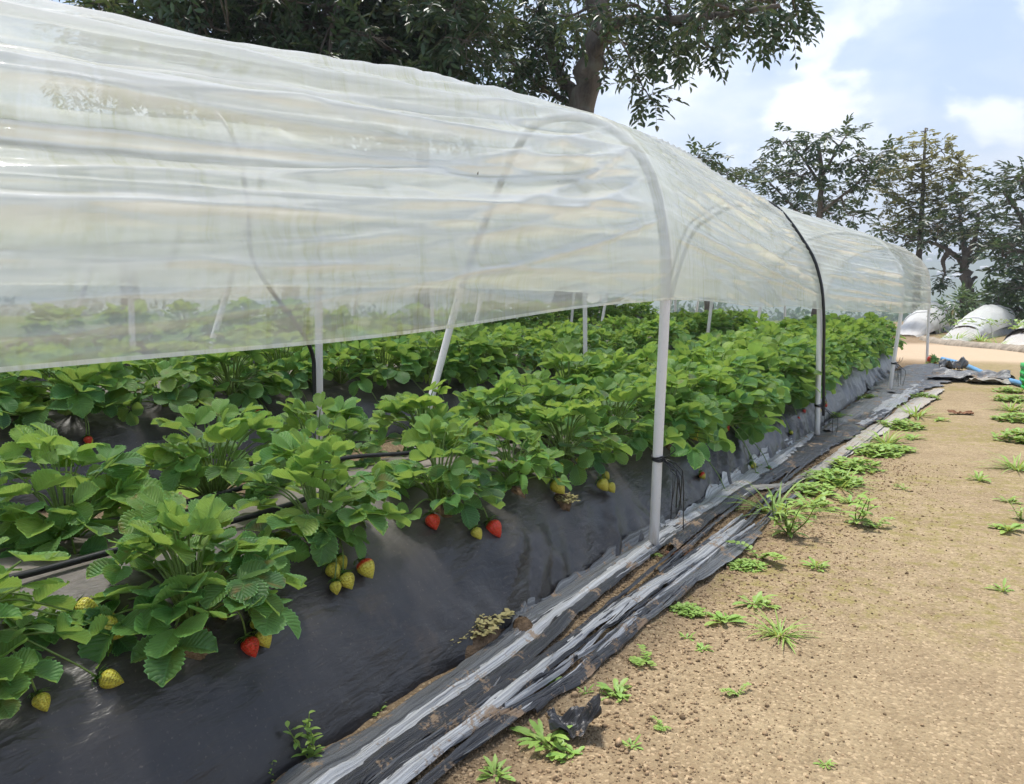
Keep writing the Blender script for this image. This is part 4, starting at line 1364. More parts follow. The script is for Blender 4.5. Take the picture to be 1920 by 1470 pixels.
# grit
def build_grit():
    rg = np.random.default_rng(21)
    g = (1 + 5 ** 0.5) / 2
    ico = np.array([(-1, g, 0), (1, g, 0), (-1, -g, 0), (1, -g, 0), (0, -1, g), (0, 1, g), (0, -1, -g), (0, 1, -g), (g, 0, -1), (g, 0, 1), (-g, 0, -1), (-g, 0, 1)]) / 1.9
    fc = np.array([(0, 11, 5), (0, 5, 1), (0, 1, 7), (0, 7, 10), (0, 10, 11), (1, 5, 9), (5, 11, 4), (11, 10, 2), (10, 7, 6), (7, 1, 8), (3, 9, 4), (3, 4, 2), (3, 2, 6), (3, 6, 8), (3, 8, 9), (4, 9, 5), (2, 4, 11), (6, 2, 10), (8, 6, 7), (9, 8, 1)])
    n = 40000
    y = 0.6 + 3.4 * rg.random(n) ** 1.9
    x = -0.82 + 1.35 * rg.random(n) ** 1.7
    r = np.exp(rg.normal(-6.25, 0.40, n)) * (0.85 + 0.12 * y)
    loose = 1 - sstep(-0.6, 0.2, x)
    r *= 0.55 + 0.55 * loose
    keep = rg.random(n) < 0.12 + 0.88 * loose
    x, y, r = x[keep], y[keep], r[keep]; n = len(x)
    z = ground_z(x, y) + r * 0.25
    sc = rg.uniform(0.6, 1.15, (n, 1, 3)) * r[:, None, None]
    jit = 1 + rg.uniform(-0.22, 0.22, (n, 12, 1))
    a = rg.uniform(0, 6.28, n); ca, sa = np.cos(a), np.sin(a)
    v = ico[None] * jit * sc
    vx = v[..., 0] * ca[:, None] - v[..., 1] * sa[:, None]; vy = v[..., 0] * sa[:, None] + v[..., 1] * ca[:, None]
    v = np.stack([vx + x[:, None], vy + y[:, None], v[..., 2] + z[:, None]], -1).reshape(-1, 3)
    f = (fc[None] + 12 * np.arange(n)[:, None, None]).reshape(-1, 3)
    o = mk('gravel', v, f, M['pebble'], smooth=False)
    tag(o, 'loose brown grit scattered over the sandy soil', 'gravel', kind='stuff')


build_grit()


# ------------------------------------------------------------------ weeds
def blade_leaf(mb, p, az, el, L, W, bend, tint, rows=6, fold=0.3, shape='lance'):
    t = np.linspace(0, 1, rows)
    w = {'lance': np.sin(PI * np.clip(t * 0.92 + 0.06, 0, 1)) ** 0.8, 'grass': (1 - t) ** 0.6, 'spoon': np.clip(0.18 + 0.0 * t, 0, 1) + np.sin(PI * np.clip((t - 0.35) / 0.66, 0, 1)) ** 0.7 * 0.9}[shape] * W * 0.5
    o = np.array([math.cos(az), math.sin(az), 0]); s = np.array([-math.sin(az), math.cos(az), 0])
    e = el - bend * t
    dx = np.concatenate([[0], np.cumsum(np.cos(e[:-1]))]) * L / (rows - 1)
    dz = np.concatenate([[0], np.cumsum(np.sin(e[:-1]))]) * L / (rows - 1)
    c = p + o * dx[:, None] + np.array([0, 0, 1.0]) * dz[:, None]
    up = fold * w
    v = np.stack([c - s * w[:, None] + np.array([0, 0, 1]) * up[:, None], c, c + s * w[:, None] + np.array([0, 0, 1]) * up[:, None]], 1).reshape(-1, 3)
    mb.add(v, grid_faces(rows, 3), np.zeros((len(v), 2)), tint)


def weed_mesh(kind, size, seed):
    rg = np.random.default_rng(seed)
    mb = MB()
    tn = lambda: (np.clip(rg.beta(1.5, 3), 0, 1), rg.uniform(0.2, 0.9), max(0, rg.normal(-0.1, 0.2)))
    if kind == 'rosette':
        for sub in range(int(rg.integers(2, 4))):
            o2 = np.array([rg.normal() * size * .22, rg.normal() * size * .22, 0]) * (sub > 0)
            f2 = 1.0 if sub == 0 else rg.uniform(.45, .75)
            for k in range(int(rg.integers(9, 15))):
                blade_leaf(mb, o2, k * 2.4 + rg.normal() * .35, rg.uniform(0.1, 1.1), size * f2 * rg.uniform(.35, .95), size * f2 * rg.uniform(.12, .22), rg.uniform(.2, 1.2), tn(), shape='spoon')
    elif kind == 'grass':
        for k in range(int(rg.integers(34, 52))):
            r = size * 0.22 * rg.random()
            a = rg.uniform(0, 6.28)
            blade_leaf(mb, np.array([r * math.cos(a), r * math.sin(a), 0]), a + rg.normal() * .5, rg.uniform(0.35, 1.35), size * rg.uniform(.5, 1.15), size * rg.uniform(.035, .06), rg.uniform(.4, 1.7), tn(), 7, 0.2, 'grass')
    elif kind == 'clump':
        for k in range(int(rg.integers(110, 150))):
            r = size * 0.5 * rg.random() ** 0.6; a = rg.uniform(0, 6.28)
            p = np.array([r * math.cos(a), r * math.sin(a), size * 0.28 * rg.random() * (1 - r / size)])
            for j in range(3):
                blade_leaf(mb, p, a + j * 2.1 + rg.normal() * .4, rg.uniform(-.1, .7), size * rg.uniform(.07, .15), size * rg.uniform(.06, .11), .5, tn(), 4, .1, 'lance')
    elif kind == 'upright':
        for b in range(int(rg.integers(3, 6))):
            a = rg.uniform(0, 6.28); lean = rg.uniform(.1, .6)
            top = np.array([math.cos(a) * lean, math.sin(a) * lean, 1.0]) * size * rg.uniform(.6, 1.0)
            pts = cr([np.zeros(3), top * 0.5 + rg.normal(size=3) * size * .04, top], 10)
            mb.add(*tube(pts, np.linspace(.0016, .0008, 10), 4), tint=(.3, .5, 0))
            for k in range(9):
                q = (k + 1) / 9.5
                blade_leaf(mb, pts[min(9, int(q * 10))], k * 2.4 + b, rg.uniform(.1, .8), size * rg.uniform(.22, .36) * (1.1 - .5 * q), size * .10, rg.uniform(.3, 1), tn())
    elif kind == 'sprig':
        for b in range(int(rg.integers(4, 8))):
            a = rg.uniform(0, 6.28)
            L = size * rg.uniform(.5, 1)
            pts = cr([np.zeros(3), np.array([math.cos(a) * .35 * L, math.sin(a) * .35 * L, .30 * L]), np.array([math.cos(a) * L * .8, math.sin(a) * L * .8, .28 * L])], 10)
            mb.add(*tube(pts, .0010, 4), tint=(.3, .5, 0))
            for k in range(8):
                p = pts[1 + k] if k < 9 else pts[-1]
                for sg in (-1, 1):
                    blade_leaf(mb, p, a + sg * 1.2 + rg.normal() * .2, rg.uniform(.1, .6), size * rg.uniform(.09, .16), size * .085, .4, tn(), 4, .15, 'lance')
    return mb


WP = {}
for kind in ('rosette', 'grass', 'clump', 'upright', 'sprig'):
    WP[kind] = []
    for j in range(3):
        o = weed_mesh(kind, 0.1, 50 + j * 7 + len(kind)).build('weed', M['weed'])
        COL.objects.unlink(o)
        WP[kind].append(o)
WP['moss'] = []
for o_ in WP['clump']:
    q_ = o_.copy(); q_.data = o_.data.copy(); q_.data.materials[0] = M['moss']; WP['moss'].append(q_)
WNAME = {'moss': 'moss_tuft', 'rosette': 'rosette_weed', 'grass': 'grass_tuft', 'clump': 'low_weed', 'upright': 'leafy_weed', 'sprig': 'creeping_weed'}
rgw = np.random.default_rng(77)


def weed(kind, px, py, wpx, label, z=None, pos=None, group='weeds growing on the sandy path and by the bed foot'):
    zz = 0.0 if py > 800 else 0.02 + 0.10 * (800 - py) / 130
    p = onz(px, py, zz) if pos is None else np.array(pos)
    d = float(np.dot(p - CP, F))
    size = wpx * d / FPX
    o = WP[kind][rgw.integers(0, 3)].copy()
    o.name = WNAME[kind]
    COL.objects.link(o)
    o.location = (p[0], p[1], float(ground_z(p[0], p[1])) - 0.002 if pos is None else p[2])
    sc = size / 0.118
    o.scale = (sc, sc, sc * (rgw.uniform(.75, 1.0) if kind != 'grass' else 0.6))
    o.rotation_euler = (0, 0, rgw.uniform(0, 6.28))
    return tag(o, label, 'weed' if kind != 'grass' else 'grass tuft', group)


W = [('grass', 1455, 965, 150, 'large bright grass clump where the grey strips meet the path'),
     ('upright', 1480, 1005, 120, 'broad-leaved weed growing out of the front of the large grass clump'),
     ('rosette', 1520, 950, 90, 'flat weed joining the large grass clump to the leafy weed beside it'),
     ('upright', 1605, 985, 120, 'leafy weed with a creeping shoot, alone toward the middle of the path'),
     ('sprig', 1640, 992, 70, 'creeping shoot lying on sand at the path side of a leafy weed'),
     ('sprig', 1425, 1045, 110, 'thin yellowish weed spreading below the large grass clump'),
     ('rosette', 1530, 1062, 50, 'small rosette weed below the leafy weed on the path'),
     ('rosette', 1415, 1130, 70, 'compact green rosette between grass blades and the torn strips'),
     ('grass', 1462, 1190, 95, 'star-shaped grass plant spread flat on the bare path'),
     ('clump', 1290, 1145, 75, 'fine-leaved green clump beside the outermost strips'),
     ('rosette', 1356, 1163, 70, 'pair-like low rosette beside the star-shaped grass plant'),
     ('rosette', 1288, 1198, 32, 'tiny seedling below the fine-leaved green clump'),
     ('rosette', 1318, 1218, 32, 'tiny bright seedling next to another tiny seedling'),
     ('sprig', 1210, 1245, 75, 'creeping weed with a reddish leaf on brown soil'),
     ('rosette', 1155, 1302, 62, 'rosette weed with light stems above the torn black scrap'),
     ('rosette', 1098, 1298, 34, 'little seedling beside the thin black strip'),
     ('rosette', 1035, 1283, 42, 'small weed sprouting through the silver strip'),
     ('sprig', 1385, 1302, 60, 'sparse sprig alone on the bare soil, middle of the path'),
     ('rosette', 1022, 1385, 110, 'bushy light-green weed against the torn black scrap'),
     ('rosette', 1060, 1410, 70, 'smaller light-green weed under the torn black scrap'),
     ('sprig', 1240, 1362, 46, 'thin sprig near the bottom, between rosettes'),
     ('rosette', 1185, 1400, 40, 'small flat rosette near the bottom edge of the bare soil'),
     ('rosette', 928, 1456, 66, 'light-green rosette cut by the bottom edge beside the strips'),
     ('rosette', 1548, 1432, 34, 'single small seedling on open sand near the bottom edge'),
     ('upright', 585, 1440, 110, 'leafy weed sprouting from the bed foot at the bottom edge'),
     ('sprig', 708, 1340, 50, 'small weed squeezed between black film and dark strip'),
     ('upright', 500, 1475, 60, 'thin upright weed at the bottom edge in front of the black film'),
     ('sprig', 1062, 1098, 50, 'round-leaved weed at the bed foot, halfway to the tall white pipe'),
     ('sprig', 1005, 1140, 42, 'tiny round-leaved weed at the bed foot beyond the mossy clump'),
     ('clump', 1190, 1002, 60, 'reddish low weed at the bed foot before the tall white pipe'),
     ('sprig', 1222, 1040, 55, 'dry weed wrapped round the foot of the tall white pipe'),
     ('clump', 1322, 925, 80, 'clover-like weed at the bed foot behind the tall white pipe'),
     ('clump', 1400, 880, 75, 'clover-like weed at the bed foot halfway to the second white pipe'),
     ('clump', 1460, 843, 55, 'clover-like weed at the bed foot shortly before the second white pipe'),
     ('clump', 1570, 780, 60, 'low weed at the bed foot just past the second white pipe'),
     ('clump', 1628, 745, 55, 'low weed at the bed foot just before the third white pipe'),
     ('clump', 1560, 905, 120, 'spreading weed mat at the path edge outside the beige strip'),
     ('clump', 1520, 925, 100, 'weed mat touching the top of the large grass clump'),
     ('clump', 1640, 850, 110, 'yellow-green weed mat beside the flat beige strip'),
     ('grass', 1660, 832, 90, 'short grass on the yellow-green mat beside the flat beige strip'),
     ('rosette', 1595, 945, 60, 'low rosette between weed mat and leafy weed'),
     ('clump', 1690, 800, 90, 'weed mat beside the beige torn flap'),
     ('grass', 1718, 778, 80, 'grassy patch past the beige torn flap'),
     ('rosette', 1712, 825, 36, 'small green weed on sand beside the weed mats'),
     ('clump', 1735, 745, 60, 'far weed mat along the edge of the path'),
     ('rosette', 1765, 788, 30, 'small far weed inside the path'),
     ('sprig', 1695, 918, 36, 'sparse dry sprig in the middle of the path'),
     ('grass', 1905, 880, 95, 'tall grass tuft at the opposite edge of the path'),
     ('clump', 1905, 790, 90, 'weed patch at the opposite path edge, beyond the tall grass tuft'),
     ('clump', 1900, 752, 80, 'farther weed patch at the opposite path edge'),
     ('clump', 1890, 735, 60, 'weed patch at the opposite path edge below the grey pile'),
     ('upright', 1915, 975, 60, 'broad-leaved weed at the opposite path edge, cut by the picture side'),
     ('rosette', 1890, 998, 60, 'flat rosette at the opposite path edge under a broad-leaved weed'),
     ('rosette', 1835, 902, 40, 'lone flat weed between path middle and opposite edge'),
     ('rosette', 1880, 1105, 40, 'lone seedling on the sand near the opposite side'),
     ('rosette', 1890, 940, 40, 'small weed between the tall tuft and a broad-leaved weed'),
     ('clump', 1915, 830, 110, 'broad weed patch under the tall grass tuft at the opposite path edge'),
     ('grass', 1895, 770, 70, 'short grass in the weed patch at the opposite path edge'),
     ('clump', 1605, 880, 110, 'yellowish weed mat between the beige strip and the leafy weed'),
     ('clump', 1680, 845, 80, 'loose green mat reaching onto the sand by the weed mats'),
     ('grass', 1575, 915, 90, 'thin grass rising from the spreading weed mat'),
     ('clump', 1400, 1060, 80, 'low yellow-green weed below the short torn strip'),
     ('clump', 1755, 690, 50, 'weeds around the fallen red berry'),
     ('grass', 1840, 640, 60, 'grass at the foot of the low white tunnel beyond the road'),
     ('grass', 1790, 640, 60, 'brighter grass at the corner of the road kerb'),
     ('grass', 1870, 652, 50, 'grass under the second low white tunnel by the kerb')]
for w in W:
    weed(*w)

# mossy clump at the foot, mossy lump on the bed
pm = onz(905, 1215)
o = clod('moss_clump', 0.075, 0.045, 91, None, 'soil'); o.location = (pm[0] - 0.02, pm[1], 0.01); o.scale = (0.7, 1.5, 1)
tag(o, 'brown soil lump under dry moss at the bed foot', 'soil clump')
for k, (dx, dy, lab) in enumerate(((0, 0.0, 'dry brownish moss clump at the bed foot'), (-0.03, -0.07, 'greener lower end of the moss clump at the bed foot'), (-.01, .06, 'upper end of the moss clump beside a soil lump'))):
    weed('moss', 905, 1200, 105, lab, pos=(pm[0] - 0.02 + dx, pm[1] + dy, 0.04), group='moss clumps at the bed foot')
ph = bed_hit(1060, 935)
o = clod('moss_clump', 0.035, 0.022, 17, None, 'soil'); o.location = tuple(ph - np.array([0.01, 0, 0.008])); o.rotation_euler = (0, 0.7, 0)
tag(o, 'small mossy lump stuck on the black film under a green berry', 'soil clump')
weed('moss', 1055, 930, 60, 'dry moss tuft on the black film under a green berry', pos=tuple(ph - np.array([0.0, 0, 0.006])), group='moss clumps at the bed foot')
o = clod('soil_clump', 0.03, 0.022, 33); p = onz(980, 1190); o.location = (p[0], p[1], 0.016); tag(o, 'crumbled brown soil lump on the dark grey strip', 'soil clump')

# fallen berry by the far strips
fo, co = FRUIT['red']
f = fo.copy(); COL.objects.link(f); p = onz(1751, 689, .11); f.location = (p[0], p[1], float(gz(p[0], p[1])) + 0.075); f.scale = (3.0,) * 3; f.rotation_euler = (1.3, 0.3, 0.5)
tag(f, 'single red berry dropped on the soil at the far bed end', 'strawberry')
c = co.copy(); COL.objects.link(c); c.parent = f

# ------------------------------------------------------------------ blue hose, green crate, road kerb
pp = [onz(a, b, .15) for a, b in ((1765, 679), (1790, 681), (1815, 687), (1850, 698), (1890, 706), (1935, 714), (2000, 722))]
hz = np.array([[p[0], p[1], float(gz(p[0], p[1])) + 0.028] for p in pp])
hz[0, 2] += 0.02
tag(MB().add(*tube(cr(hz, 50), 0.024, 10)).build('water_hose', M['blue']), 'pale blue hose lying across the sandy junction', 'hose')


def crate():
    p = onz(1911, 720, .13)
    root = thing('plastic_crate', 'bright green plastic crate edge standing at the picture side by the hose', 'crate', (p[0] + 0.05, p[1], float(gz(p[0], p[1]))), 0.1)
    w, d, h = 0.5, 0.36, 0.21
    def boxes(lst, name):
        mb = MB()
        for x0, x1, y0, y1, z0, z1 in lst:
            v = [(x0, y0, z0), (x1, y0, z0), (x1, y1, z0), (x0, y1, z0), (x0, y0, z1), (x1, y0, z1), (x1, y1, z1), (x0, y1, z1)]
            mb.add(v, [(3, 2, 1, 0), (4, 5, 6, 7), (0, 1, 5, 4), (1, 2, 6, 5), (2, 3, 7, 6), (3, 0, 4, 7)])
        return mb.build(name, M['green_plastic'], root, smooth=False)
    for nm, (ax, c0) in {'side_front': ('x', 0.0), 'side_back': ('x', d), 'end_one': ('y', 0.0), 'end_two': ('y', w)}.items():
        L = w if ax == 'x' else d
        lst = []
        for z in (0.0, 0.055, 0.11, 0.165):
            zz = (z, z + (0.045 if z > 0.15 else 0.03))
            lst.append((0, L, c0 - .008, c0 + .008, *zz) if ax == 'x' else (c0 - .008, c0 + .008, 0.012, L - 0.012, *zz))
        for q in np.linspace(0.02, L - 0.04, 6):
            lst.append((q, q + .02, c0 - .005, c0 + .005, 0.002, h - 0.003) if ax == 'x' else (c0 - .005, c0 + .005, q, q + .02, 0.002, h - 0.003))
        boxes(lst, 'slatted_side')
    boxes([(0.01, w - .01, .01, d - .01, .004, .014)], 'bottom')


crate()


def kerb():
    pts = [onz(a, b, 0.14) for a, b in ((1735, 637), (1771, 645), (1830, 651), (1886, 656), (1920, 660), (1990, 668))]
    c = cr(pts, 90)
    m = 9
    a = np.linspace(0, PI, m)
    rr = 0.13 + 0.05 * fbm(np.arange(90)[:, None] * 0.21, a[None] * 1.5, 3, 4)
    t = np.gradient(c, axis=0); t /= np.linalg.norm(t, axis=1)[:, None]
    s = np.stack([t[:, 1], -t[:, 0], 0 * t[:, 0]], 1)
    v = c[:, None, :] + s[:, None, :] * (np.cos(a)[None, :, None] * rr[..., None]) + np.array([0, 0, 1.0]) * (np.sin(a)[None, :, None] * rr[..., None] * 0.75 - 0.01)
    o = mk('road_kerb', v.reshape(-1, 3), grid_faces(90, m), M['stone'])
    tag(o, 'low earthy kerb along the far side of the cross road', 'kerb')


kerb()


# ------------------------------------------------------------------ low tunnels beyond the road
def low_tunnel(near, far, width, height, label, taper, seed, zg=0.14):
    near = np.array(near, float); far = np.array(far, float)
    d = far - near; L = np.linalg.norm(d); d /= L
    s = np.array([d[1], -d[0]])
    n, m = 90, 40
    q = np.linspace(0, 1, n); a = np.linspace(0, PI, m)
    Q, A = np.meshgrid(q, a, indexing='ij')
    env = sstep(-0.02, taper, Q)
    hh = height * (0.08 + 0.92 * env) * (1 + 0.05 * np.cos(Q * L / 2.2 * 2 * PI))
    w = width * (0.62 + 0.38 * env)
    off = np.cos(A) * w / 2
    lift = 0.22 * env
    zz = np.sin(A) ** 0.75 * hh
    fold = 0.022 * fbm(A * 6 + Q * 3, Q * L * 1.2, 3, seed) + 0.02 * fbm(A * 9, Q * L * 0.5, 2, seed + 2)
    X = near[0] + d[0] * Q * L + s[0] * (off + np.cos(A) * fold)
    Y = near[1] + d[1] * Q * L + s[1] * (off + np.cos(A) * fold)
    zgr = gz(X, Y)
    Z = zgr + lift + zz + np.sin(A) * fold
    o = mk('low_tunnel_cover', np.stack([X, Y, Z], -1).reshape(-1, 3), grid_faces(n, m), M['film_white'], uv=np.stack([Q * L, A * 0.5], -1).reshape(-1, 2))
    tag(o, label, 'tunnel cover', 'low white tunnels beyond the road')
    for k, qq in enumerate((taper * 0.55, taper + (1 - taper) * .38, taper + (1 - taper) * 0.8)):
        i = int(qq * (n - 1))
        pts = np.stack([X[i], Y[i], Z[i]], 1)
        c = pts.mean(0)
        pts = c + (pts - c) * 1.02 + np.array([0, 0, 0.012])
        b = pts[0].copy(); b[2] = zgr[i, 0] - .02; e = pts[-1].copy(); e[2] = zgr[i, -1] - .02
        hp = np.vstack([b, pts, e])
        h = MB().add(*tube(cr(hp, 40), 0.022, 7)).build('tunnel_hoop', M['pipe'])
        tag(h, '%s pale hoop over %s' % (('low front', 'middle', 'rear')[k], label.split(',')[0]), 'tunnel hoop', 'hoops of the low white tunnels')
    # bed underneath
    q2 = np.linspace(0.2, 1.0, 60); u = np.sin(np.linspace(-1, 1, 16) * PI / 2)
    Q2, U2 = np.meshgrid(q2, u, indexing='ij')
    X2 = near[0] + d[0] * Q2 * L + s[0] * U2 * width * 0.42; Y2 = near[1] + d[1] * Q2 * L + s[1] * U2 * width * 0.42
    Z2 = gz(X2, Y2) + 0.30 * (1 - np.abs(U2) ** 2.6) ** 0.7 * np.clip((1.02 - Q2) * 20, 0, 1) + 0.02 * fbm(X2 * 4, Y2 * 4, 3, seed)
    b = mk('planting_bed', np.stack([X2, Y2, Z2], -1).reshape(-1, 3), grid_faces(60, 16), M['grey_bed'])
    tag(b, 'pale mulched bed under %s' % label.split(',')[0], 'planting bed')
    rgp = np.random.default_rng(seed)
    mb = MB()
    for k in range(26):
        qq = 0.25 + 0.74 * k / 26
        for _ in range(22):
            p = np.array([near[0] + d[0] * qq * L + s[0] * width * rgp.uniform(-.45, .52), near[1] + d[1] * qq * L + s[1] * width * rgp.uniform(-.45, .5), gz(0, near[1] + d[1] * qq * L) + rgp.uniform(.26, .42)])
            blade_leaf(mb, p, rgp.uniform(0, 6.28), rgp.uniform(-.3, .8), rgp.uniform(.06, .11), .07, .4, (0.2, rgp.uniform(.2, .8), 0), 4)
    o = mb.build('plant_row', M['weed'])
    tag(o, 'strip of green strawberry leaves under %s' % label.split(',')[0], 'plants', kind='stuff')


n1, e1 = onz(1690, 632, .14), onz(1792, 613, .14)
n2, e2 = onz(1778, 642, .14), onz(1884, 622, .14)
n3, e3 = onz(1895, 652, .14), onz(1990, 628, .14)
low_tunnel(n1[:2], e1[:2], 1.05, 0.72, 'the low white tunnel against the tree trunk, beyond the road', 0.45, 3)
low_tunnel(n2[:2], e2[:2], 0.85, 0.55, 'the middle low white tunnel, pinned down at its front', 0.6, 5)
low_tunnel(n3[:2], e3[:2], 0.85, 0.55, 'the low white tunnel cut off by the picture side', 0.75, 7)


# ------------------------------------------------------------------ trees
def leaf_batch(P, D, N, L, Wd, tint):
    """many folded leaves as two quads each"""
    P = np.asarray(P); D = np.asarray(D); N = np.asarray(N)
    D = D / (np.linalg.norm(D, axis=1)[:, None] + 1e-9)
    S = np.cross(D, N); S /= np.linalg.norm(S, axis=1)[:, None] + 1e-9
    N = np.cross(S, D)
    L = np.asarray(L)[:, None]; Wd = np.asarray(Wd)[:, None]
    v = np.stack([P, P + D * L * .32 + S * Wd * .46 + N * Wd * .18, P + D * L * .70 + S * Wd * .36 + N * Wd * .12, P + D * L - N * L * .08,
                  P + D * L * .70 - S * Wd * .36 + N * Wd * .12, P + D * L * .32 - S * Wd * .46 + N * Wd * .18], 1)
    n = len(P)
    b = 6 * np.arange(n)[:, None]
    f = np.concatenate([b + np.array([0, 1, 2, 3]), b + np.array([0, 3, 4, 5])], 0)
    return v.reshape(-1, 3), f, np.repeat(tint, 6, 0)


def make_tree(name, label, base, limbs, clusters, leaf_len, per, spray_len, material, seed, droop=0.5, group=None, cat='tree', leaf_w=0.42, pinn=9, flat=1.0, twig_r=0.010, more=1.0):
    """limbs: list of (points, r0, r1) in world space; clusters: (centre, radius, number of sprays)"""
    rg = np.random.default_rng(seed)
    base = np.array(base, float)
    root = thing(name, label, cat, base, 0, group)
    tr = MB()
    allp = []
    trunk_line = cr(limbs[0][0], 80)
    for li, (pts, r0, r1) in enumerate(limbs):
        if li and name != 'bush':
            pts = [np.array(q, float) for q in pts]
            every = trunk_line if li == 1 else np.vstack([trunk_line] + [a_[:, :3] for a_ in allp[1:]])
            pts[0] = every[int(np.argmin(np.linalg.norm(every - pts[0], axis=1)))]
        c = cr(pts, max(10, len(pts) * 7))
        n = len(c)
        rad = np.linspace(r0, r1, n)
        c[1:] = c[1:] + rg.normal(size=c[1:].shape) * r1 * 0.25
        tr.add(*tube(c - base, rad, 9))
        allp.append(np.hstack([c, rad[:, None]]))
    allp = np.vstack(allp)
    P = []; D = []; N = []; LL = []; T = []
    for cc, rad, ns in clusters:
        cc = np.array(cc, float)
        rad = np.array(rad if hasattr(rad, '__len__') else (rad, rad, rad * 0.8), float)
        k = int(np.argmin(np.linalg.norm(allp[:, :3] - cc, axis=1) + 0.0))
        a = allp[k]
        pts = cr([a[:3], a[:3] * 0.5 + cc * 0.5 + rg.normal(size=3) * 0.08 * np.linalg.norm(cc - a[:3]), cc], 9)
        tr.add(*tube(pts - base, np.linspace(min(a[3], twig_r * 2.2), twig_r, 9), 5))
        tone = rg.uniform(0.1, 0.8)
        for _ in range(int(ns * more)):
            u = rg.normal(size=3); u /= np.linalg.norm(u)
            e = cc + u * rad * rg.random() ** 0.45
            s0 = cc
            dirv = (e - cc) / rad + rg.normal(size=3) * 0.45
            dirv[2] = dirv[2] * flat - droop * rg.uniform(0.2, 1.0)
            dirv /= np.linalg.norm(dirv) + 1e-9
            sl = spray_len * rg.uniform(0.6, 1.2)
            if rg.random() < 0.6:
                tw = np.array([s0, (s0 + e) / 2 + rg.normal(size=3) * 0.03, e])
                tr.add(*tube(tw - base, np.linspace(twig_r * 0.6, twig_r * 0.35, 3), 3, False))
            tip = e + dirv * sl - np.array([0, 0, 0.25 * sl * droop])
            tr.add(*tube(np.array([e, (e + tip) / 2 + np.array([0, 0, 0.05 * sl]), tip]) - base, np.linspace(twig_r * 0.35, twig_r * 0.15, 3), 3, False))
            side = np.cross(dirv, [0, 0, 1.0]) + 1e-6; side /= np.linalg.norm(side)
            upv = np.cross(side, dirv)
            for j in range(per):
                q = (j + 1) / per
                p = e + (tip - e) * q + np.array([0, 0, 0.05 * sl * math.sin(PI * q)])
                sg = 1 if j % 2 else -1
                if j == per - 1: dd = dirv
                else: dd = dirv * rg.uniform(0.4, 0.9) + side * sg * rg.uniform(.7, 1.1) + rg.normal(size=3) * 0.22
                dd = dd - np.array([0, 0, droop * 0.5 * rg.random()])
                P.append(p); D.append(dd); N.append(upv + rg.normal(size=3) * 0.35)
                LL.append(leaf_len * rg.uniform(0.7, 1.2))
                T.append((max(0, rg.normal(0.02, 0.16)), np.clip(tone + rg.normal() * 0.22, 0, 1), max(0, rg.normal(-0.25, 0.22))))
    P = np.array(P) - base
    v, f, t = leaf_batch(P, np.array(D), np.array(N), np.array(LL), np.array(LL) * leaf_w, np.array(T))
    tr.build('trunk', M['bark'], root)
    MB().add(v, f, None, t).build('crown', M[material], root, smooth=False)
    return root


def AT(px, py, Y):
    p = ony(px, py, Y)
    return p


# big tree behind the tunnels
YT = 8.6
tb = AT(1085, 240, YT); tb[2] = 0.0; tb[0] -= 0.15
limbs = [([tb, AT(1078, 330, YT), AT(1092, 205, YT), AT(1104, 140, YT), AT(1118, 60, YT), AT(1122, -40, YT), AT(1110, -160, YT)], 0.24, 0.12),
         ([AT(1106, 120, YT), AT(1150, 45, YT - .3), AT(1240, 38, YT - .5), AT(1350, 28, YT - .6), AT(1460, 10, YT - .8)], 0.075, 0.022),
         ([AT(1120, 0, YT), AT(1200, -70, YT), AT(1330, -90, YT - .3), AT(1480, -60, YT - .3)], 0.08, 0.025),
         ([AT(1092, 195, YT), AT(1050, 140, YT + .3), AT(1025, 60, YT + .5), AT(1010, -40, YT + .6)], 0.09, 0.04),
         ([AT(1040, 100, YT + .4), AT(990, 50, YT + .5), AT(930, 20, YT + .8)], 0.05, 0.02),
         ([AT(1088, 210, YT), AT(1030, 172, YT + .2), AT(985, 140, YT + .3), AT(940, 130, YT + .3)], 0.05, 0.02),
         ([AT(1145, 50, YT - .3), AT(1175, 95, YT - .5), AT(1192, 140, YT - .55), AT(1215, 178, YT - .6)], 0.018, 0.006)]
cl = []
rgt = np.random.default_rng(8)
for px, py, r, n in ((1180, 10, .35, 22), (1230, 60, .30, 20), (1250, 10, .34, 22), (1310, 50, .30, 22), (1330, 5, .34, 24), (1390, 40, .28, 20), (1420, 0, .32, 22), (1450, 40, .24, 14),
                     (1490, 18, .26, 16), (1200, 95, .26, 13), (1270, 92, .24, 12), (1330, 88, .22, 11), (1160, 55, .3, 16), (1240, -60, .4, 20), (1350, -60, .4, 20), (1460, -50, .4, 18), (1150, -60, .4, 20),
                     (1060, 30, .36, 26), (1010, 20, .36, 26), (1020, 90, .34, 26), (970, 60, .36, 24), (980, 130, .30, 20), (940, 100, .34, 20), (930, 30, .36, 22), (1040, 150, .26, 18), (1000, 165, .2, 12), (950, 155, .2, 12),
                     (1060, 90, .3, 20), (900, 60, .3, 16), (1080, -50, .4, 22), (980, -60, .4, 22), (1085, 30, .25, 12),
                     (1140, 130, .12, 4), (1150, 110, .12, 4)):
    c = AT(px, py, YT + rgt.normal() * 0.45)
    cl.append((c, r, n))
for px, py, n in ((1195, 148, 4), (1218, 180, 5), (1228, 190, 3), (1200, 170, 2)):
    cl.append((AT(px, py, YT - .6), .08, n))
make_tree('broadleaf_tree', 'large tree with a stout grey trunk rising behind the tunnel ridge', tb, limbs, cl, 0.105, 9, 0.30, 'tree', 5, 0.55, 'trees standing round the farm', more=1.35)


def crown_boxes(rg, x0, x1, y0, y1, Y, n, r, per, dY=0.6):
    return [(AT(rg.uniform(x0, x1), rg.uniform(y0, y1), Y + rg.normal() * dY), r * rg.uniform(.8, 1.2), per) for _ in range(n)]


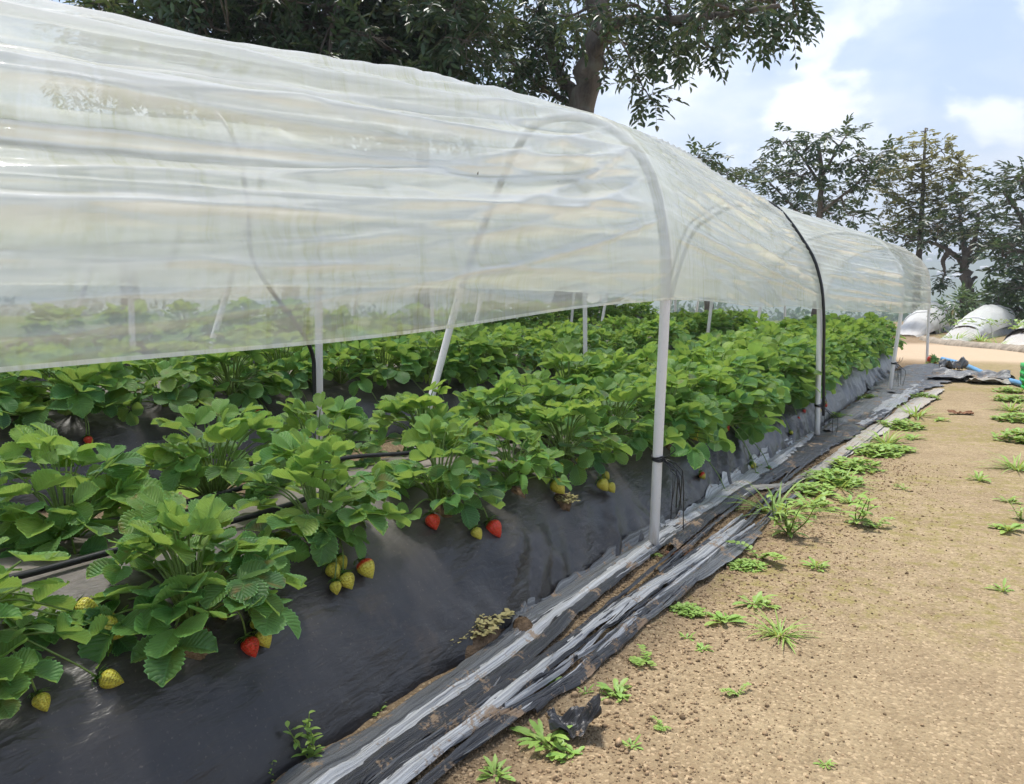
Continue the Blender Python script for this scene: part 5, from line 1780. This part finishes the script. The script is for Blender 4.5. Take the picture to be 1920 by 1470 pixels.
def side_tree(label, px, py_top, x0, x1, y0, y1, Y, n, r, per, seed, material='tree', leaf=0.11, extra=()):
    rg = np.random.default_rng(seed)
    b = AT(px, 400, Y); b[2] = 0
    mid = AT(px + 6, (py_top + 250) / 2, Y); top = AT(px - 5, py_top, Y)
    limbs = [([b, AT(px - 3, 300, Y), mid, top], 0.13, 0.04)]
    for k in range(6):
        q = rg.uniform(y0, y1 + 40)
        ex = rg.uniform(x0, x1)
        limbs.append(([AT(px, q + 70, Y), AT((px + ex) / 2, q + 20, Y + rg.normal() * .2), AT(ex, q - 10, Y + rg.normal() * .5)], 0.05, 0.015))
    limbs += list(extra)
    return make_tree('broadleaf_tree', label, b, limbs, crown_boxes(rg, x0, x1, y0, y1 + 130, Y, int(n * 1.45), r, per), leaf, 9, 0.28, material, seed, 0.55, 'trees standing round the farm')


YL = 7.0
side_tree('dark leafy tree with slanting bare limbs over the near end of the tunnel', 235, -150, 120, 420, -190, 45, 5.4, 40, .34, 20, 31,
          extra=[([AT(290, 120, 5.4), AT(300, 30, 5.4), AT(325, -40, 5.4)], .06, .05), ([AT(300, 60, 5.4), AT(360, 45, 5.3), AT(430, 60, 5.2)], .022, .01)])
side_tree('dense dark tree whose crown fills the sky above the tunnel, beside slanting bare limbs', 540, -150, 430, 660, -170, 100, 6.6, 60, .36, 24, 32)
side_tree('dense dark tree with a thin straight stem showing, next to the stout grey trunk', 795, -150, 660, 890, -170, 125, 7.4, 66, .38, 24, 33)

# trees beyond the road
def far_tree(name, label, trunk, limbs_px, clus, Y, leaf, seed, material='tree', spray=0.40, r0=0.14, r1=0.055, droop=0.18, dY=0.7, gr='trees standing round the farm', per=8, twig=0.014, dens=1.35, vert=0.5):
    rg = np.random.default_rng(seed)
    tp = [AT(a, b, Y) for a, b in trunk]
    tp[0][2] = min(tp[0][2], 0.05)
    limbs = [(tp, r0, r1)]
    for l in limbs_px:
        limbs.append(([AT(a, b, Y + rg.normal() * .15) for a, b in l], r1 * 0.9, r1 * 0.3))
    cl = [(AT(a, b, Y + rg.normal() * dY), (r * Y / 1400, r * Y / 1400, r * Y / 1400 * vert), int(n * dens)) for a, b, r, n in clus]
    return make_tree(name, label, tp[0], limbs, cl, leaf, per, spray, material, seed, droop, gr, twig_r=twig, flat=0.6)


far_tree('broadleaf_tree', 'broad dark tree rising directly above the path-side tunnel cover', [(1530, 620), (1532, 520), (1535, 420), (1540, 330), (1535, 270)],
         [[(1534, 440), (1480, 380), (1430, 330)], [(1536, 400), (1600, 350), (1640, 300)], [(1535, 350), (1500, 290), (1470, 265)], [(1538, 330), (1570, 280), (1590, 250)]],
         [(1470, 268, 40, 15), (1510, 280, 45, 18), (1555, 258, 40, 16), (1590, 250, 30, 9), (1450, 320, 45, 18), (1500, 330, 60, 26), (1560, 320, 60, 26), (1610, 300, 45, 15), (1645, 292, 30, 8), (1665, 288, 16, 4),
          (1420, 318, 30, 9), (1400, 340, 24, 6), (1480, 380, 60, 26), (1540, 380, 60, 26), (1595, 360, 50, 20), (1630, 340, 40, 14), (1560, 400, 50, 20), (1600, 405, 35, 12), (1450, 360, 40, 14)], 23, 0.185, 41, spray=0.38)
far_tree('broadleaf_tree', 'small tree peeking over the ridge just past the tall white pipe', [(1330, 620), (1328, 480), (1325, 380), (1320, 310)],
         [[(1325, 350), (1300, 310)], [(1325, 350), (1350, 320)]],
         [(1310, 295, 26, 12), (1335, 300, 20, 8), (1295, 300, 18, 6), (1350, 325, 24, 10), (1370, 330, 24, 10), (1300, 340, 30, 10), (1340, 350, 35, 14), (1250, 278, 10, 3), (1400, 350, 30, 10)], 20, 0.17, 42)
# tiered tree with feathery light crown
tiers = []
for yy, hw, n in ((250, 6, 3), (268, 42, 12), (300, 66, 18), (318, 80, 22), (340, 70, 20), (362, 80, 22), (385, 70, 20), (410, 60, 16), (430, 60, 14)):
    for k in range(3 + hw // 18):
        tiers.append((1732 + (k / max(1, 2 + hw // 18) * 2 - 1) * hw, yy + 4 * math.sin(k * 3 + yy), 17, n // 2))
far_tree('tiered_tree', 'tall feathery tree with flat layered olive-green branches', [(1715, 600), (1722, 500), (1728, 400), (1733, 300), (1735, 240)],
         [[(1729, 385), (1690, 372), (1660, 362)], [(1729, 380), (1770, 370), (1805, 362)], [(1731, 335), (1700, 322), (1665, 318)], [(1731, 335), (1770, 320), (1810, 318)], [(1733, 300), (1760, 285), (1790, 268)], [(1733, 300), (1700, 300), (1690, 290)]],
         tiers, 28, 0.16, 43, 'tree_light', 0.26, 0.14, 0.03, 0.0, 0.3, per=9, twig=0.010, vert=0.22, dens=1.1)
far_tree('broadleaf_tree', 'slim dark tree with a bare forked trunk beside the low white tunnels', [(1822, 602), (1815, 560), (1812, 520), (1810, 480)],
         [[(1811, 500), (1780, 470), (1745, 455), (1720, 450)], [(1810, 485), (1806, 450), (1800, 400)], [(1811, 495), (1840, 470), (1870, 450)], [(1811, 488), (1830, 440), (1835, 400)], [(1814, 540), (1826, 522), (1832, 520)], [(1775, 468), (1768, 490), (1772, 512)]],
         [(1680, 440, 40, 16), (1720, 440, 45, 18), (1760, 425, 50, 22), (1800, 405, 50, 22), (1840, 420, 50, 22), (1870, 440, 45, 18), (1790, 450, 40, 16), (1835, 460, 40, 16), (1880, 470, 30, 10), (1730, 415, 36, 12), (1790, 380, 36, 12), (1850, 390, 40, 14),
          (1770, 515, 20, 9), (1768, 530, 12, 5), (1660, 430, 20, 6), (1700, 455, 26, 8)], 27, 0.19, 44, r0=0.24, r1=0.11, spray=0.36, dY=0.8)
far_tree('broadleaf_tree', 'dark tree partly cut off by the picture side, its branches reaching over the slim one', [(1960, 610), (1950, 540), (1940, 470), (1945, 380)],
         [[(1942, 460), (1910, 400), (1880, 360)], [(1942, 430), (1920, 350), (1900, 330)], [(1945, 480), (1905, 470), (1880, 480)]],
         [(1880, 330, 28, 9), (1905, 345, 35, 13), (1865, 345, 18, 5), (1930, 330, 40, 15), (1900, 375, 30, 9), (1920, 430, 50, 22), (1900, 460, 45, 20), (1890, 500, 40, 17), (1920, 500, 50, 22), (1960, 400, 60, 26), (1960, 340, 60, 26), (1990, 450, 60, 26), (1915, 540, 40, 14)], 25, 0.19, 45, r0=0.22, r1=0.10, spray=0.40, dY=0.9)


def bush(label, clus, Y, leaf, seed, material='bush'):
    rg = np.random.default_rng(seed)
    xs = [c[0] for c in clus]
    b = AT(np.mean(xs), 600, Y); b[2] = 0.05
    limbs = [([b + [rg.normal() * .3, rg.normal() * .3, 0], (b + AT(a, bb, Y)) / 2 + rg.normal(size=3) * .1, AT(a, bb, Y)], 0.05, 0.015) for a, bb, r, n in clus]
    cl = [(AT(a, bb, Y + rg.normal() * .8), (r * Y / 1400, r * Y / 1400, r * Y / 1400 * .8), n) for a, bb, r, n in clus]
    return make_tree('bush', label, b, limbs, cl, leaf, 7, 0.3, material, seed, 0.3, 'bushes beyond the low tunnels', 'bush', leaf_w=0.36)


bush('hazy green bush behind the trunk of the slim dark tree', [(1845, 575, 30, 22), (1870, 570, 34, 26), (1895, 560, 36, 28), (1855, 595, 30, 22), (1885, 595, 34, 26), (1915, 580, 40, 30), (1870, 545, 24, 14)], 26, 0.22, 51)
bush('tall hazy bush at the picture side behind the cut-off dark tree', [(1920, 530, 40, 30), (1950, 560, 50, 34), (1940, 590, 50, 34), (1980, 540, 50, 30), (1900, 540, 30, 20), (1990, 590, 50, 30)], 28, 0.22, 52)
bush('low shrub on the bank beside the tree trunk and the first low tunnel', [(1800, 562, 22, 16), (1790, 575, 24, 18), (1815, 575, 22, 16), (1830, 570, 24, 18), (1775, 582, 18, 12)], 24, 0.16, 53)


def far_wood():
    rg = np.random.default_rng(60)
    P = []; T = []; L = []
    for k in range(230):
        a = math.radians(rg.uniform(-75, 12)); r = rg.uniform(215, 330)
        x, y = math.sin(a) * r, math.cos(a) * r
        zb = float(hill_z(np.array(x), np.array(y), np.array(r), np.array(a)))
        h = rg.uniform(11, 19); w = h * rg.uniform(.28, .42)
        tone = rg.uniform(0, .9)
        for _ in range(150):
            u = rg.normal(size=3); u /= np.linalg.norm(u)
            P.append(np.array([x, y, zb + h * .58]) + u * np.array([w, w, h * .46]) * rg.random() ** .35)
            T.append((0, np.clip(tone + rg.normal() * .2, 0, 1), 0)); L.append(rg.uniform(1.2, 2.4))
    P = np.array(P); n = len(P)
    v, f, t = leaf_batch(P, rg.normal(size=(n, 3)), rg.normal(size=(n, 3)) + [0, 0, .6], np.array(L), np.array(L) * .7, np.array(T))
    o = MB().add(v, f, None, t).build('distant_wood', M['bush'], smooth=False)
    tag(o, 'blue-green band of far-off trees below the hazy slope', 'wood', kind='stuff')


far_wood()

# ------------------------------------------------------------------ air
def haze():
    x, y0, y1, z0, z1 = 2700, -2500, 2700, -130, 215
    v = [(-x, y0, z0), (x, y0, z0), (x, y1, z0), (-x, y1, z0), (-x, y0, z1), (x, y0, z1), (x, y1, z1), (-x, y1, z1)]
    m = bpy.data.materials.new('haze_air'); m.use_nodes = True
    t = NT(m.node_tree)
    vol = t.n('ShaderNodeVolumePrincipled', {'Color': (0.80, 0.89, 1.0, 1), 'Density': HAZE_DENSITY, 'Anisotropy': 0.2})
    t.n('ShaderNodeOutputMaterial', {'Volume': vol.outputs[0]})
    o = mk('haze', v, [(3, 2, 1, 0), (4, 5, 6, 7), (0, 1, 5, 4), (1, 2, 6, 5), (2, 3, 7, 6), (3, 0, 4, 7)], m, smooth=False)
    tag(o, 'pale blue haze filling the air over the farm and valley', 'haze', kind='stuff')


HAZE_DENSITY = 0.0012
if HAZE_DENSITY > 0:
    haze()
